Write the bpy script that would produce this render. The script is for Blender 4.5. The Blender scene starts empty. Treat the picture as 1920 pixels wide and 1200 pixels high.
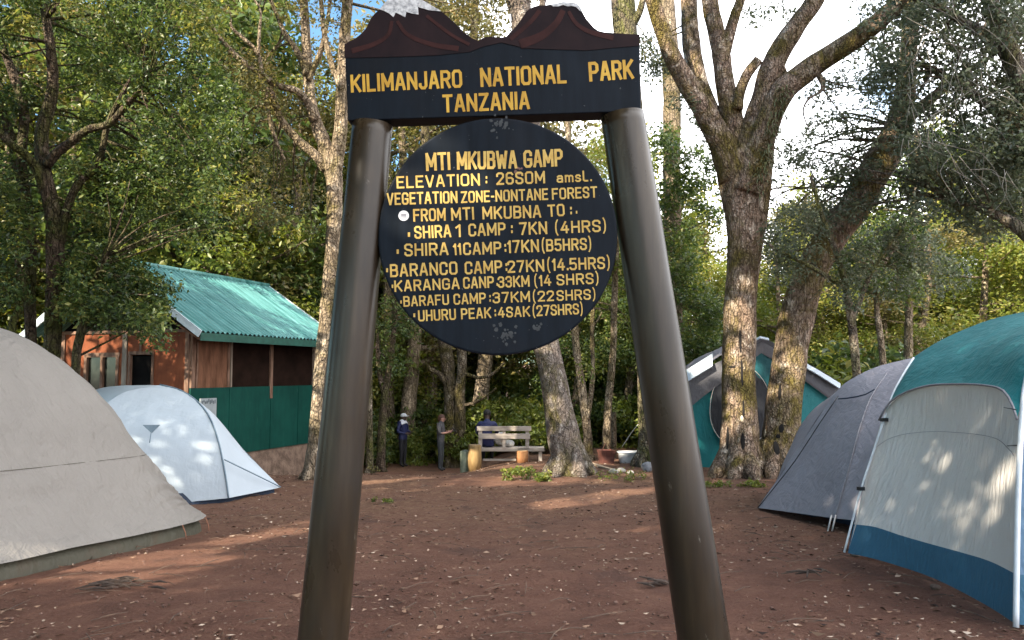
import bpy, bmesh, math, random
import numpy as np
from mathutils import Vector, Matrix, noise as mnoise

# ------------------------------------------------------------------ camera, sky, sun, exposure
SC = bpy.context.scene
COL = SC.collection
FPX, CX, CY = 1478.0, 960.0, 600.0
PITCH = math.atan2(100.0, FPX)
CAM = Vector((0.0, 0.0, 1.6))
cd = bpy.data.cameras.new('camera'); cam = bpy.data.objects.new('camera', cd); COL.objects.link(cam)
cam.location = CAM; cam.rotation_euler = (math.pi/2 + PITCH, 0, 0)
cd.sensor_width = 36.0; cd.lens = 36.0*FPX/1920.0; cd.clip_start = 0.05; cd.clip_end = 2000.0
SC.camera = cam
SC.render.resolution_x, SC.render.resolution_y = 1024, 640

SUN_EL = math.radians(31.0)
SUN_AZ = math.radians(180+43)          # compass style: 0 = +Y, clockwise
SDIR = Vector((math.sin(SUN_AZ)*math.cos(SUN_EL), math.cos(SUN_AZ)*math.cos(SUN_EL), math.sin(SUN_EL)))
ld = bpy.data.lights.new('sun', 'SUN'); ld.energy = 5.0; ld.angle = math.radians(0.55); ld.color = (1.0, 0.90, 0.72)
sun = bpy.data.objects.new('sun', ld); COL.objects.link(sun)
sun.rotation_euler = SDIR.to_track_quat('Z', 'Y').to_euler(); sun.location = (0, 0, 40)

W = bpy.data.worlds.new('World'); SC.world = W; W.use_nodes = True
def build_world():
    nt = W.node_tree; n = nt.nodes; l = nt.links
    n.clear()
    out = n.new('ShaderNodeOutputWorld'); bg = n.new('ShaderNodeBackground')
    sky = n.new('ShaderNodeTexSky'); sky.sky_type = 'NISHITA'; sky.sun_disc = False
    sky.sun_elevation = SUN_EL; sky.sun_rotation = SUN_AZ; sky.air_density = 1.0; sky.dust_density = 1.0; sky.altitude = 2600
    tc = n.new('ShaderNodeTexCoord'); mp = n.new('ShaderNodeMapping'); mp.inputs['Scale'].default_value = (1.3, 1.3, 2.6)
    mp.inputs['Location'].default_value = (0.35, 0.1, 0.0)
    nz = n.new('ShaderNodeTexNoise'); nz.inputs['Scale'].default_value = 1.6; nz.inputs['Detail'].default_value = 7
    nz.inputs['Roughness'].default_value = 0.55
    # more cloud towards +X (right of the clearing)
    sx = n.new('ShaderNodeSeparateXYZ'); ad = n.new('ShaderNodeMath'); ad.operation = 'MULTIPLY_ADD'
    ad.inputs[1].default_value = 0.56
    rp = n.new('ShaderNodeValToRGB'); rp.color_ramp.elements[0].position = 0.49; rp.color_ramp.elements[1].position = 0.60
    mx = n.new('ShaderNodeMixRGB'); mx.inputs['Color2'].default_value = (12.0, 12.1, 12.5, 1)
    l.new(tc.outputs['Generated'], mp.inputs['Vector']); l.new(mp.outputs['Vector'], nz.inputs['Vector'])
    l.new(tc.outputs['Generated'], sx.inputs[0]); l.new(sx.outputs['X'], ad.inputs[0]); l.new(nz.outputs['Fac'], ad.inputs[2])
    l.new(ad.outputs[0], rp.inputs['Fac']); l.new(rp.outputs['Color'], mx.inputs['Fac'])
    tn = n.new('ShaderNodeMixRGB'); tn.blend_type = 'MULTIPLY'; tn.inputs['Fac'].default_value = 1.0; tn.inputs['Color2'].default_value = (0.86, 1.06, 1.0, 1)
    l.new(sky.outputs['Color'], tn.inputs['Color1']); l.new(tn.outputs['Color'], mx.inputs['Color1']); l.new(mx.outputs['Color'], bg.inputs['Color'])
    bg.inputs['Strength'].default_value = 0.13
    l.new(bg.outputs[0], out.inputs['Surface'])
build_world()
SC.view_settings.view_transform = 'Standard'; SC.view_settings.look = 'None'
SC.view_settings.gamma = 1.0; SC.view_settings.use_curve_mapping = False
SC.view_settings.exposure = 1.62
SC.cycles.max_bounces = 8; SC.cycles.transparent_max_bounces = 8
SC.cycles.use_denoising = True

# ------------------------------------------------------------------ geometry of the view -> world
_R = Matrix.Rotation(PITCH, 3, 'X')
_F = _R @ Vector((0, 1, 0)); _U = _R @ Vector((0, 0, 1)); _X = Vector((1, 0, 0))
def ray(px, py):
    return _F + _X*((px-CX)/FPX) + _U*((CY-py)/FPX)
def P(px, py, Y):
    d = ray(px, py); return CAM + d*(Y/d.y)
def sstep(a, b, t):
    t = max(0.0, min(1.0, (t-a)/(b-a))); return t*t*(3-2*t)
def gz(x, y):
    z = -0.03*max(y, -40.0) if y < 26 else -0.78 + 0.02*(y-26)
    z -= 0.52*sstep(15, 23, y)*sstep(0.3, -1.8, x)*(1-sstep(34, 60, y))
    return z
def G(px, py):
    d = ray(px, py); lo, hi = 1.0, 80.0
    for _ in range(50):
        m = (lo+hi)/2; p = CAM + d*(m/d.y)
        if p.z > gz(p.x, p.y): lo = m
        else: hi = m
    p = CAM + d*(lo/d.y); return Vector((p.x, p.y, gz(p.x, p.y)))

# ------------------------------------------------------------------ mesh helpers
def catmull(pts, n):
    """n points along a Catmull-Rom curve through pts (tuples of any length)."""
    A = np.array([list(p) for p in pts], float)
    if len(A) == 2:
        t = np.linspace(0, 1, n)[:, None]; return A[0]*(1-t) + A[1]*t
    d = np.sqrt(((A[1:, :3]-A[:-1, :3])**2).sum(1)); d = np.maximum(d, 1e-6)
    cum = np.concatenate([[0], np.cumsum(d)]); T = np.linspace(0, cum[-1], n)
    Q = np.vstack([2*A[0]-A[1], A, 2*A[-1]-A[-2]])
    out = []
    for s in T:
        i = min(len(A)-2, max(0, int(np.searchsorted(cum, s, 'right')-1)))
        t = (s-cum[i])/d[i]
        p0, p1, p2, p3 = Q[i], Q[i+1], Q[i+2], Q[i+3]
        out.append(0.5*((2*p1)+(-p0+p2)*t+(2*p0-5*p1+4*p2-p3)*t*t+(-p0+3*p1-3*p2+p3)*t**3))
    return np.array(out)

def wloc(o):
    p = Vector((0, 0, 0))
    while o is not None: p += Vector(o.location); o = o.parent
    return p
class MB:
    def __init__(s): s.v = []; s.f = []; s.mi = []; s.tint = None
    def add(s, vs, fs, mi=0):
        o = len(s.v); s.v.extend([tuple(v) for v in vs]); s.f.extend([tuple(i+o for i in f) for f in fs]); s.mi.extend([mi]*len(fs))
    def box(s, c, size, rz=0.0, M=None, mi=0):
        hx, hy, hz = size[0]/2, size[1]/2, size[2]/2
        vs = [Vector((x, y, z)) for x in (-hx, hx) for y in (-hy, hy) for z in (-hz, hz)]
        if M is None: M = Matrix.Rotation(rz, 3, 'Z')
        vs = [M @ v + Vector(c) for v in vs]
        s.add(vs, [(0,1,3,2), (4,6,7,5), (0,4,5,1), (2,3,7,6), (0,2,6,4), (1,5,7,3)], mi)
    def prism(s, poly, ax, ay, az, org, depth, mi=0):
        """polygon (list of 2D) in plane org+ax,ay, extruded along az by depth"""
        n = len(poly); vs = []
        for k in (0, 1):
            for (a, b) in poly: vs.append(Vector(org)+ax*a+ay*b+az*(depth*k))
        fs = [tuple(range(n))[::-1], tuple(range(n, 2*n))]
        for i in range(n): fs.append((i, (i+1) % n, n+(i+1) % n, n+i))
        s.add(vs, fs, mi)
    def tube(s, pts, radii, segs=8, step=None, rough=0.0, seed=0, caps=True, freq=1.0, mi=0):
        A = [tuple(p)+(r,) for p, r in zip(pts, radii)]
        L = sum((Vector(A[i+1][:3])-Vector(A[i][:3])).length for i in range(len(A)-1))
        n = max(len(A), int(L/step)+1) if step else len(A)
        B = catmull(A, n) if step else np.array(A, float)
        up = Vector((0.3, 0.9, 0.1)).normalized(); vs = []; off = Vector((seed*3.1, seed*1.7, seed*5.3))
        for i in range(n):
            p = Vector(B[i][:3]); a = Vector(B[max(i-1, 0)][:3]); b = Vector(B[min(i+1, n-1)][:3])
            t = (b-a).normalized() if (b-a).length > 1e-9 else Vector((0, 0, 1))
            u = (up - t*up.dot(t))
            if u.length < 1e-4: u = t.orthogonal()
            u.normalize(); w = t.cross(u); up = u
            for k in range(segs):
                an = 2*math.pi*k/segs; dv = u*math.cos(an)+w*math.sin(an); r = max(B[i][3], 0.0008)
                if rough:
                    q = (p+dv*r)*freq+off
                    r *= 1+rough*(mnoise.noise(q)+0.5*mnoise.noise(q*2.7))
                vs.append(p+dv*r)
        fs = [(i*segs+k, i*segs+(k+1) % segs, (i+1)*segs+(k+1) % segs, (i+1)*segs+k) for i in range(n-1) for k in range(segs)]
        if caps: fs += [tuple(range(segs))[::-1], tuple((n-1)*segs+k for k in range(segs))]
        s.add(vs, fs, mi)
    def grid(s, g, closed_u=False, mi=0):
        nv, nu = len(g), len(g[0])
        vs = [p for row in g for p in row]; fs = []
        for j in range(nv-1):
            for i in range(nu if closed_u else nu-1):
                fs.append((j*nu+i, j*nu+(i+1) % nu, (j+1)*nu+(i+1) % nu, (j+1)*nu+i))
        s.add(vs, fs, mi)
    def build(s, name, mats, parent=None, smooth=False, base=None):
        if not isinstance(mats, (list, tuple)): mats = [mats]
        me = bpy.data.meshes.new(name)
        org = Vector(base) if base is not None else Vector((0, 0, 0))
        me.from_pydata([tuple(Vector(v)-org) for v in s.v], [], s.f)
        for m in mats: me.materials.append(m)
        if len(mats) > 1: me.polygons.foreach_set('material_index', s.mi)
        if smooth: me.polygons.foreach_set('use_smooth', [True]*len(s.f))
        me.validate(); me.update()
        bm = bmesh.new(); bm.from_mesh(me); bmesh.ops.recalc_face_normals(bm, faces=bm.faces); bm.to_mesh(me); bm.free()
        o = bpy.data.objects.new(name, me); COL.objects.link(o); o.location = org
        if parent is not None:
            o.parent = parent
            o.location = org - wloc(parent)
        return o

def thing(name, label, cat, loc, group=None):
    o = bpy.data.objects.new(name, None); COL.objects.link(o); o.location = loc; o.empty_display_size = 0.2
    return tag(o, label, cat, group)
def tag(o, label=None, cat=None, group=None, kind=None):
    if label: o['label'] = label
    if cat: o['category'] = cat
    if group: o['group'] = group
    if kind: o['kind'] = kind
    return o
def dup(root, loc, rotz=0, scale=1, label=None, group=None):
    r = root.copy(); COL.objects.link(r); r.location = loc; r.rotation_euler = (0, 0, rotz)
    r.scale = scale if isinstance(scale, (tuple, list, Vector)) else (scale,)*3
    if label: r['label'] = label
    if group: r['group'] = group
    for ch in list(root.children):
        c = ch.copy(); COL.objects.link(c); c.parent = r
        for g in list(ch.children):
            d = g.copy(); COL.objects.link(d); d.parent = c
    return r

# ------------------------------------------------------------------ materials
def newmat(name):
    m = bpy.data.materials.new(name); m.use_nodes = True; nt = m.node_tree; nt.nodes.clear()
    out = nt.nodes.new('ShaderNodeOutputMaterial'); b = nt.nodes.new('ShaderNodeBsdfPrincipled')
    nt.links.new(b.outputs[0], out.inputs['Surface']); return m, nt, b, out
def ramp(nt, stops, fac):
    r = nt.nodes.new('ShaderNodeValToRGB'); e = r.color_ramp.elements
    while len(e) > 1: e.remove(e[-1])
    e[0].position = stops[0][0]; e[0].color = tuple(stops[0][1])+(1,)
    for p, c in stops[1:]:
        k = e.new(p); k.color = tuple(c)+(1,)
    nt.links.new(fac, r.inputs['Fac']); return r.outputs['Color']
def coords(nt, scale=(1, 1, 1), kind='Object', rot=(0, 0, 0)):
    t = nt.nodes.new('ShaderNodeTexCoord'); m = nt.nodes.new('ShaderNodeMapping'); m.inputs['Scale'].default_value = scale
    m.inputs['Rotation'].default_value = rot
    nt.links.new(t.outputs[kind], m.inputs['Vector']); return m.outputs['Vector']
def noise(nt, vec, scale=5, detail=6, rough=0.6, dist=0.0):
    n = nt.nodes.new('ShaderNodeTexNoise'); n.inputs['Scale'].default_value = scale; n.inputs['Detail'].default_value = detail
    n.inputs['Roughness'].default_value = rough; n.inputs['Distortion'].default_value = dist
    nt.links.new(vec, n.inputs['Vector']); return n.outputs['Fac']
def bump(nt, b, height, strength=0.3, dist=0.02):
    n = nt.nodes.new('ShaderNodeBump'); n.inputs['Strength'].default_value = strength; n.inputs['Distance'].default_value = dist
    nt.links.new(height, n.inputs['Height']); nt.links.new(n.outputs['Normal'], b.inputs['Normal']); return n
def mixc(nt, fac, a, b, mode='MIX'):
    m = nt.nodes.new('ShaderNodeMixRGB'); m.blend_type = mode
    for s, v in (('Fac', fac), ('Color1', a), ('Color2', b)):
        if hasattr(v, 'is_linked') or hasattr(v, 'links'): nt.links.new(v, m.inputs[s])
        elif s == 'Fac': m.inputs[s].default_value = v
        else: m.inputs[s].default_value = tuple(v)+(1,)
    return m.outputs['Color']
def simple(name, c1, c2=None, scale=6, rough=0.6, bs=0.15, bd=0.01, stretch=(1, 1, 1), lo=0.35, hi=0.65, metal=0.0, spec=0.5, bscale=None, kind='Object'):
    m, nt, b, out = newmat(name); v = coords(nt, stretch, kind); f = noise(nt, v, scale)
    nt.links.new(ramp(nt, [(lo, c1), (hi, c2 or c1)], f), b.inputs['Base Color'])
    b.inputs['Roughness'].default_value = rough; b.inputs['Metallic'].default_value = metal
    b.inputs['Specular IOR Level'].default_value = spec
    if bs: bump(nt, b, noise(nt, v, bscale or scale*4), bs, bd)
    return m

M = {}
def bark_mat(name, dark, mid, light, moss=None, moss_amt=0.5, sc=1.0, bumpd=0.03):
    m, nt, b, out = newmat(name)
    v = coords(nt, (1, 1, 0.45)); f1 = noise(nt, v, 9*sc, 8, 0.65, 0.6); v2 = coords(nt, (1, 1, 0.8)); f2 = noise(nt, v2, 1.6*sc, 5, 0.6)
    vo = nt.nodes.new('ShaderNodeTexVoronoi'); vo.feature = 'F1'; vo.inputs['Scale'].default_value = 26*sc; vo.inputs['Randomness'].default_value = 1
    nt.links.new(v2, vo.inputs['Vector'])
    c = ramp(nt, [(0.30, dark), (0.47, mid), (0.66, light)], f1)
    c2 = ramp(nt, [(0.36, tuple(x*0.6 for x in mid)), (0.60, tuple(min(1, x*1.35) for x in mid))], f2)
    col = mixc(nt, 0.45, c, c2)
    li = ramp(nt, [(0.56, (0, 0, 0)), (0.66, (1, 1, 1))], noise(nt, v2, 4.2*sc, 4, 0.55, 0.4))
    col = mixc(nt, li, col, tuple(min(1, x*1.25+0.02) for x in light))
    if moss:
        mf = ramp(nt, [(0.5-moss_amt*0.2, (0, 0, 0)), (0.66-moss_amt*0.2, (1, 1, 1))], noise(nt, v2, 1.1*sc, 6, 0.7, 0.8))
        col = mixc(nt, mf, col, moss)
    cr = nt.nodes.new('ShaderNodeTexVoronoi'); cr.feature = 'DISTANCE_TO_EDGE'; cr.inputs['Scale'].default_value = 11*sc
    va = nt.nodes.new('ShaderNodeVectorMath'); va.operation = 'ADD'; vn = nt.nodes.new('ShaderNodeTexNoise'); vn.inputs['Scale'].default_value = 5*sc; vn.inputs['Detail'].default_value = 4
    vc = coords(nt, (1, 1, 0.28)); nt.links.new(vc, vn.inputs['Vector']); vs_ = nt.nodes.new('ShaderNodeVectorMath'); vs_.operation = 'SCALE'; vs_.inputs['Scale'].default_value = 0.22
    nt.links.new(vn.outputs['Color'], vs_.inputs[0]); nt.links.new(vc, va.inputs[0]); nt.links.new(vs_.outputs[0], va.inputs[1]); nt.links.new(va.outputs[0], cr.inputs['Vector'])
    fis = ramp(nt, [(0.0, (1, 1, 1)), (0.10, (0, 0, 0))], cr.outputs['Distance'])
    col = mixc(nt, mixc(nt, 0.55, (0, 0, 0), fis), col, tuple(x*0.55 for x in dark))
    nt.links.new(col, b.inputs['Base Color']); b.inputs['Roughness'].default_value = 0.9; b.inputs['Specular IOR Level'].default_value = 0.2
    ad = nt.nodes.new('ShaderNodeMath'); ad.operation = 'ADD'; nt.links.new(f1, ad.inputs[0]); nt.links.new(vo.outputs['Distance'], ad.inputs[1])
    sb = nt.nodes.new('ShaderNodeMath'); sb.operation = 'SUBTRACT'; nt.links.new(ad.outputs[0], sb.inputs[0]); nt.links.new(fis, sb.inputs[1])
    bump(nt, b, sb.outputs[0], 1.0, bumpd*1.3); return m
M['bark_dark'] = bark_mat('bark dark', (.03, .022, .017), (.085, .06, .042), (.15, .11, .08), (.07, .075, .02), 0.35)
M['bark_pale'] = bark_mat('bark pale', (.09, .065, .045), (.23, .175, .12), (.38, .30, .21), (.12, .095, .035), 0.15)
M['bark_grey'] = bark_mat('bark grey', (.06, .036, .024), (.24, .165, .118), (.46, .37, .29), (.13, .10, .028), 0.32, 1.2)
M['bark_lean'] = bark_mat('bark lean', (.07, .054, .045), (.19, .15, .125), (.30, .26, .225), (.10, .085, .03), 0.1, 1.6, .02)
M['bark_mossy'] = bark_mat('bark mossy', (.035, .026, .017), (.12, .09, .06), (.25, .21, .16), (.085, .070, .022), 0.4, 1.1)
M['bark_mid'] = bark_mat('bark mid', (.05, .04, .03), (.15, .115, .085), (.27, .22, .17), (.10, .10, .03), 0.3)

def leaf_mat(name, stops, rough=0.42, trans=0.42, spec=0.5):
    m, nt, b, out = newmat(name)
    a = nt.nodes.new('ShaderNodeAttribute'); a.attribute_name = 'tint'
    c = ramp(nt, stops, a.outputs['Fac'])
    nt.links.new(c, b.inputs['Base Color']); b.inputs['Roughness'].default_value = rough; b.inputs['Specular IOR Level'].default_value = spec
    t = nt.nodes.new('ShaderNodeBsdfTranslucent')
    hs = nt.nodes.new('ShaderNodeHueSaturation'); hs.inputs['Value'].default_value = 1.5; hs.inputs['Saturation'].default_value = 1.1; hs.inputs['Hue'].default_value = 0.485
    nt.links.new(c, hs.inputs['Color']); nt.links.new(hs.outputs[0], t.inputs['Color'])
    mx = nt.nodes.new('ShaderNodeMixShader'); mx.inputs[0].default_value = trans
    nt.links.new(b.outputs[0], mx.inputs[1]); nt.links.new(t.outputs[0], mx.inputs[2]); nt.links.new(mx.outputs[0], out.inputs['Surface'])
    return m
M['leaf_dark'] = leaf_mat('leaf dark', [(0, (.022, .040, .012)), (.40, (.062, .103, .028)), (.75, (.120, .160, .042)), (1, (.24, .235, .06))])
M['leaf_olive'] = leaf_mat('leaf olive', [(0, (.04, .044, .014)), (.5, (.125, .118, .036)), (.85, (.22, .185, .06)), (1, (.30, .22, .09))])
M['leaf_grey'] = leaf_mat('leaf grey', [(0, (.032, .046, .024)), (.45, (.085, .105, .062)), (.8, (.14, .16, .095)), (1, (.20, .20, .13))])
M['leaf_bright'] = leaf_mat('leaf bright', [(0, (.05, .075, .013)), (.5, (.130, .170, .030)), (.85, (.20, .22, .04)), (1, (.30, .27, .07))])

def leaf_arrays(centers, radii, counts, size, seed, squash=0.75, shell=0.45, upb=0.9, asp=0.45, base_tint=0.45, tvar=0.22, droop=0.0):
    """many small folded leaves spread through ellipsoidal clusters"""
    r = np.random.default_rng(seed); V = []; T = []
    for c, R, n in zip(centers, radii, counts):
        n = int(n)
        if n < 1: continue
        d = r.normal(size=(n, 3)); d /= np.linalg.norm(d, axis=1)[:, None]+1e-9
        rad = R*(shell+(1-shell)*r.random(n))**0.8 * (0.72+0.38*r.random(n))
        lump = 1+0.35*np.sin(3*d[:, 0]+c[0]*2.1)*np.cos(3.7*d[:, 1]+c[1])
        p = np.array(c)+d*rad[:, None]*lump[:, None]*np.array([1, 1, squash])
        if droop: p[:, 2] -= droop*R*(r.random(n)**2)
        nrm = r.normal(size=(n, 3))*0.75+np.array([0, 0, upb])+d*0.4; nrm /= np.linalg.norm(nrm, axis=1)[:, None]
        ax = r.normal(size=(n, 3))+np.array([0, 0, -0.25]); ax -= nrm*(ax*nrm).sum(1)[:, None]; ax /= np.linalg.norm(ax, axis=1)[:, None]+1e-9
        bx = np.cross(nrm, ax); s = size*(0.6+0.8*r.random(n))[:, None]
        fold = 0.12*s*nrm
        a = p-ax*s*0.5; b = p+bx*s*asp*0.5+fold; e = p+ax*s*0.5-fold*0.4; f = p-bx*s*asp*0.5+fold
        V.append(np.stack([a, b, e, f], 1).reshape(-1, 3))
        t = np.clip(base_tint+r.normal()*tvar*0.6+r.normal(size=n)*tvar, 0, 1); T.append(np.repeat(t, 4))
    return np.concatenate(V), np.concatenate(T)
def leaf_object(name, V, T, mat, parent=None, base=None):
    n = len(V)//4; me = bpy.data.meshes.new(name)
    org = np.array(base if base is not None else (0, 0, 0), float)
    me.vertices.add(len(V)); me.vertices.foreach_set('co', (V-org).astype(np.float32).ravel())
    q = (np.arange(n)*4)[:, None]; tri = np.concatenate([q+np.array([0, 1, 2]), q+np.array([0, 2, 3])], 1).reshape(-1)
    me.loops.add(len(tri)); me.loops.foreach_set('vertex_index', tri.astype(np.int32))
    me.polygons.add(n*2); me.polygons.foreach_set('loop_start', (np.arange(n*2)*3).astype(np.int32))
    at = me.attributes.new('tint', 'FLOAT', 'POINT'); at.data.foreach_set('value', T.astype(np.float32))
    me.materials.append(mat); me.update(calc_edges=True)
    o = bpy.data.objects.new(name, me); COL.objects.link(o); o.location = tuple(org)
    if parent is not None:
        o.parent = parent; o.location = Vector(tuple(org))-wloc(parent)
    return o
SHADE_SPOTS = [(-9, -9, 1.0), (-14, -6.5, 1.05), (-5.5, -5, .95), (-9, -2, .95), (-18, 2, 1.0), (-14, -1, .95), (-6, 1.0, .95), (-4.3, 3.9, 1.5), (-2, -9, 1.0), (-13.5, 9.6, .85), (-14.8, 3.6, .95)]
# ------------------------------------------------------------------ ground
def build_ground():
    def axis(lo, hi, step, far, grow=1.22):
        a = list(np.arange(lo, hi+1e-6, step)); s = step; x = hi
        while x < far: s *= grow; x += s; a.append(x)
        s = step; x = lo
        while x > -far: s *= grow; x -= s; a.insert(0, x)
        return a
    xs = axis(-7.0, 7.0, 0.075, 260); ys = axis(3.2, 22.0, 0.09, 260)
    vs = []
    for y in ys:
        for x in xs:
            z = gz(x, y)
            if abs(x) < 14 and 0 < y < 34:
                p = Vector((x, y, 0)); w = 1-sstep(26, 34, y)
                z += w*(0.030*mnoise.noise(p*0.55)+0.014*mnoise.noise(p*1.7+Vector((5, 2, 1)))+0.014*mnoise.noise(p*4.3)+0.009*mnoise.noise(p*11)+0.005*mnoise.noise(p*23))
            vs.append((x, y, z))
    nx = len(xs); fs = [(j*nx+i, j*nx+i+1, (j+1)*nx+i+1, (j+1)*nx+i) for j in range(len(ys)-1) for i in range(nx-1)]
    m, nt, b, out = newmat('trodden red earth')
    v = coords(nt); vs2 = coords(nt, (0.55, 1.0, 1.0), rot=(0, 0, math.radians(-35)))
    big = noise(nt, v, 0.35, 6, 0.6, 0.3); mid = noise(nt, v, 2.2, 8, 0.65); fine = noise(nt, v, 34, 6, 0.75)
    c = ramp(nt, [(0.30, (.112, .046, .028)), (0.5, (.185, .080, .050)), (0.70, (.245, .120, .076))], mid)
    c = mixc(nt, 0.35, c, ramp(nt, [(0.32, (.030, .013, .009)), (0.68, (.25, .135, .10))], fine))
    # drier, straw strewn soil further off
    sep = nt.nodes.new('ShaderNodeSeparateXYZ'); nt.links.new(v, sep.inputs[0])
    mr = nt.nodes.new('ShaderNodeMapRange'); mr.inputs['From Min'].default_value = 7.0; mr.inputs['From Max'].default_value = 12.0
    nt.links.new(sep.outputs['Y'], mr.inputs['Value'])
    st = noise(nt, vs2, 16, 8, 0.8, 1.2)
    stc = ramp(nt, [(0.36, (.09, .044, .027)), (0.52, (.19, .10, .06)), (0.66, (.36, .24, .14))], st)
    mul = nt.nodes.new('ShaderNodeMath'); mul.operation = 'MULTIPLY'
    nt.links.new(mr.outputs[0], mul.inputs[0]); nt.links.new(ramp(nt, [(0.35, (.25, .25, .25)), (0.6, (.9, .9, .9))], big), mul.inputs[1])
    c = mixc(nt, mul.outputs[0], c, stc)
    # scattered dark brown patches
    c = mixc(nt, ramp(nt, [(0.56, (0, 0, 0)), (0.68, (.55, .55, .55))], noise(nt, v, 0.8, 5, 0.6, 0.5)), c, (.062, .036, .030))
    nt.links.new(c, b.inputs['Base Color']); b.inputs['Roughness'].default_value = 0.93; b.inputs['Specular IOR Level'].default_value = 0.25
    ad = nt.nodes.new('ShaderNodeMath'); ad.operation = 'ADD'; nt.links.new(fine, ad.inputs[0]); nt.links.new(st, ad.inputs[1])
    bump(nt, b, ad.outputs[0], 1.0, 0.05)
    me = bpy.data.meshes.new('ground'); me.from_pydata(vs, [], fs); me.materials.append(m)
    me.polygons.foreach_set('use_smooth', [True]*len(fs)); me.update()
    o = bpy.data.objects.new('ground', me); COL.objects.link(o); tag(o, kind='structure')
build_ground()

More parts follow.
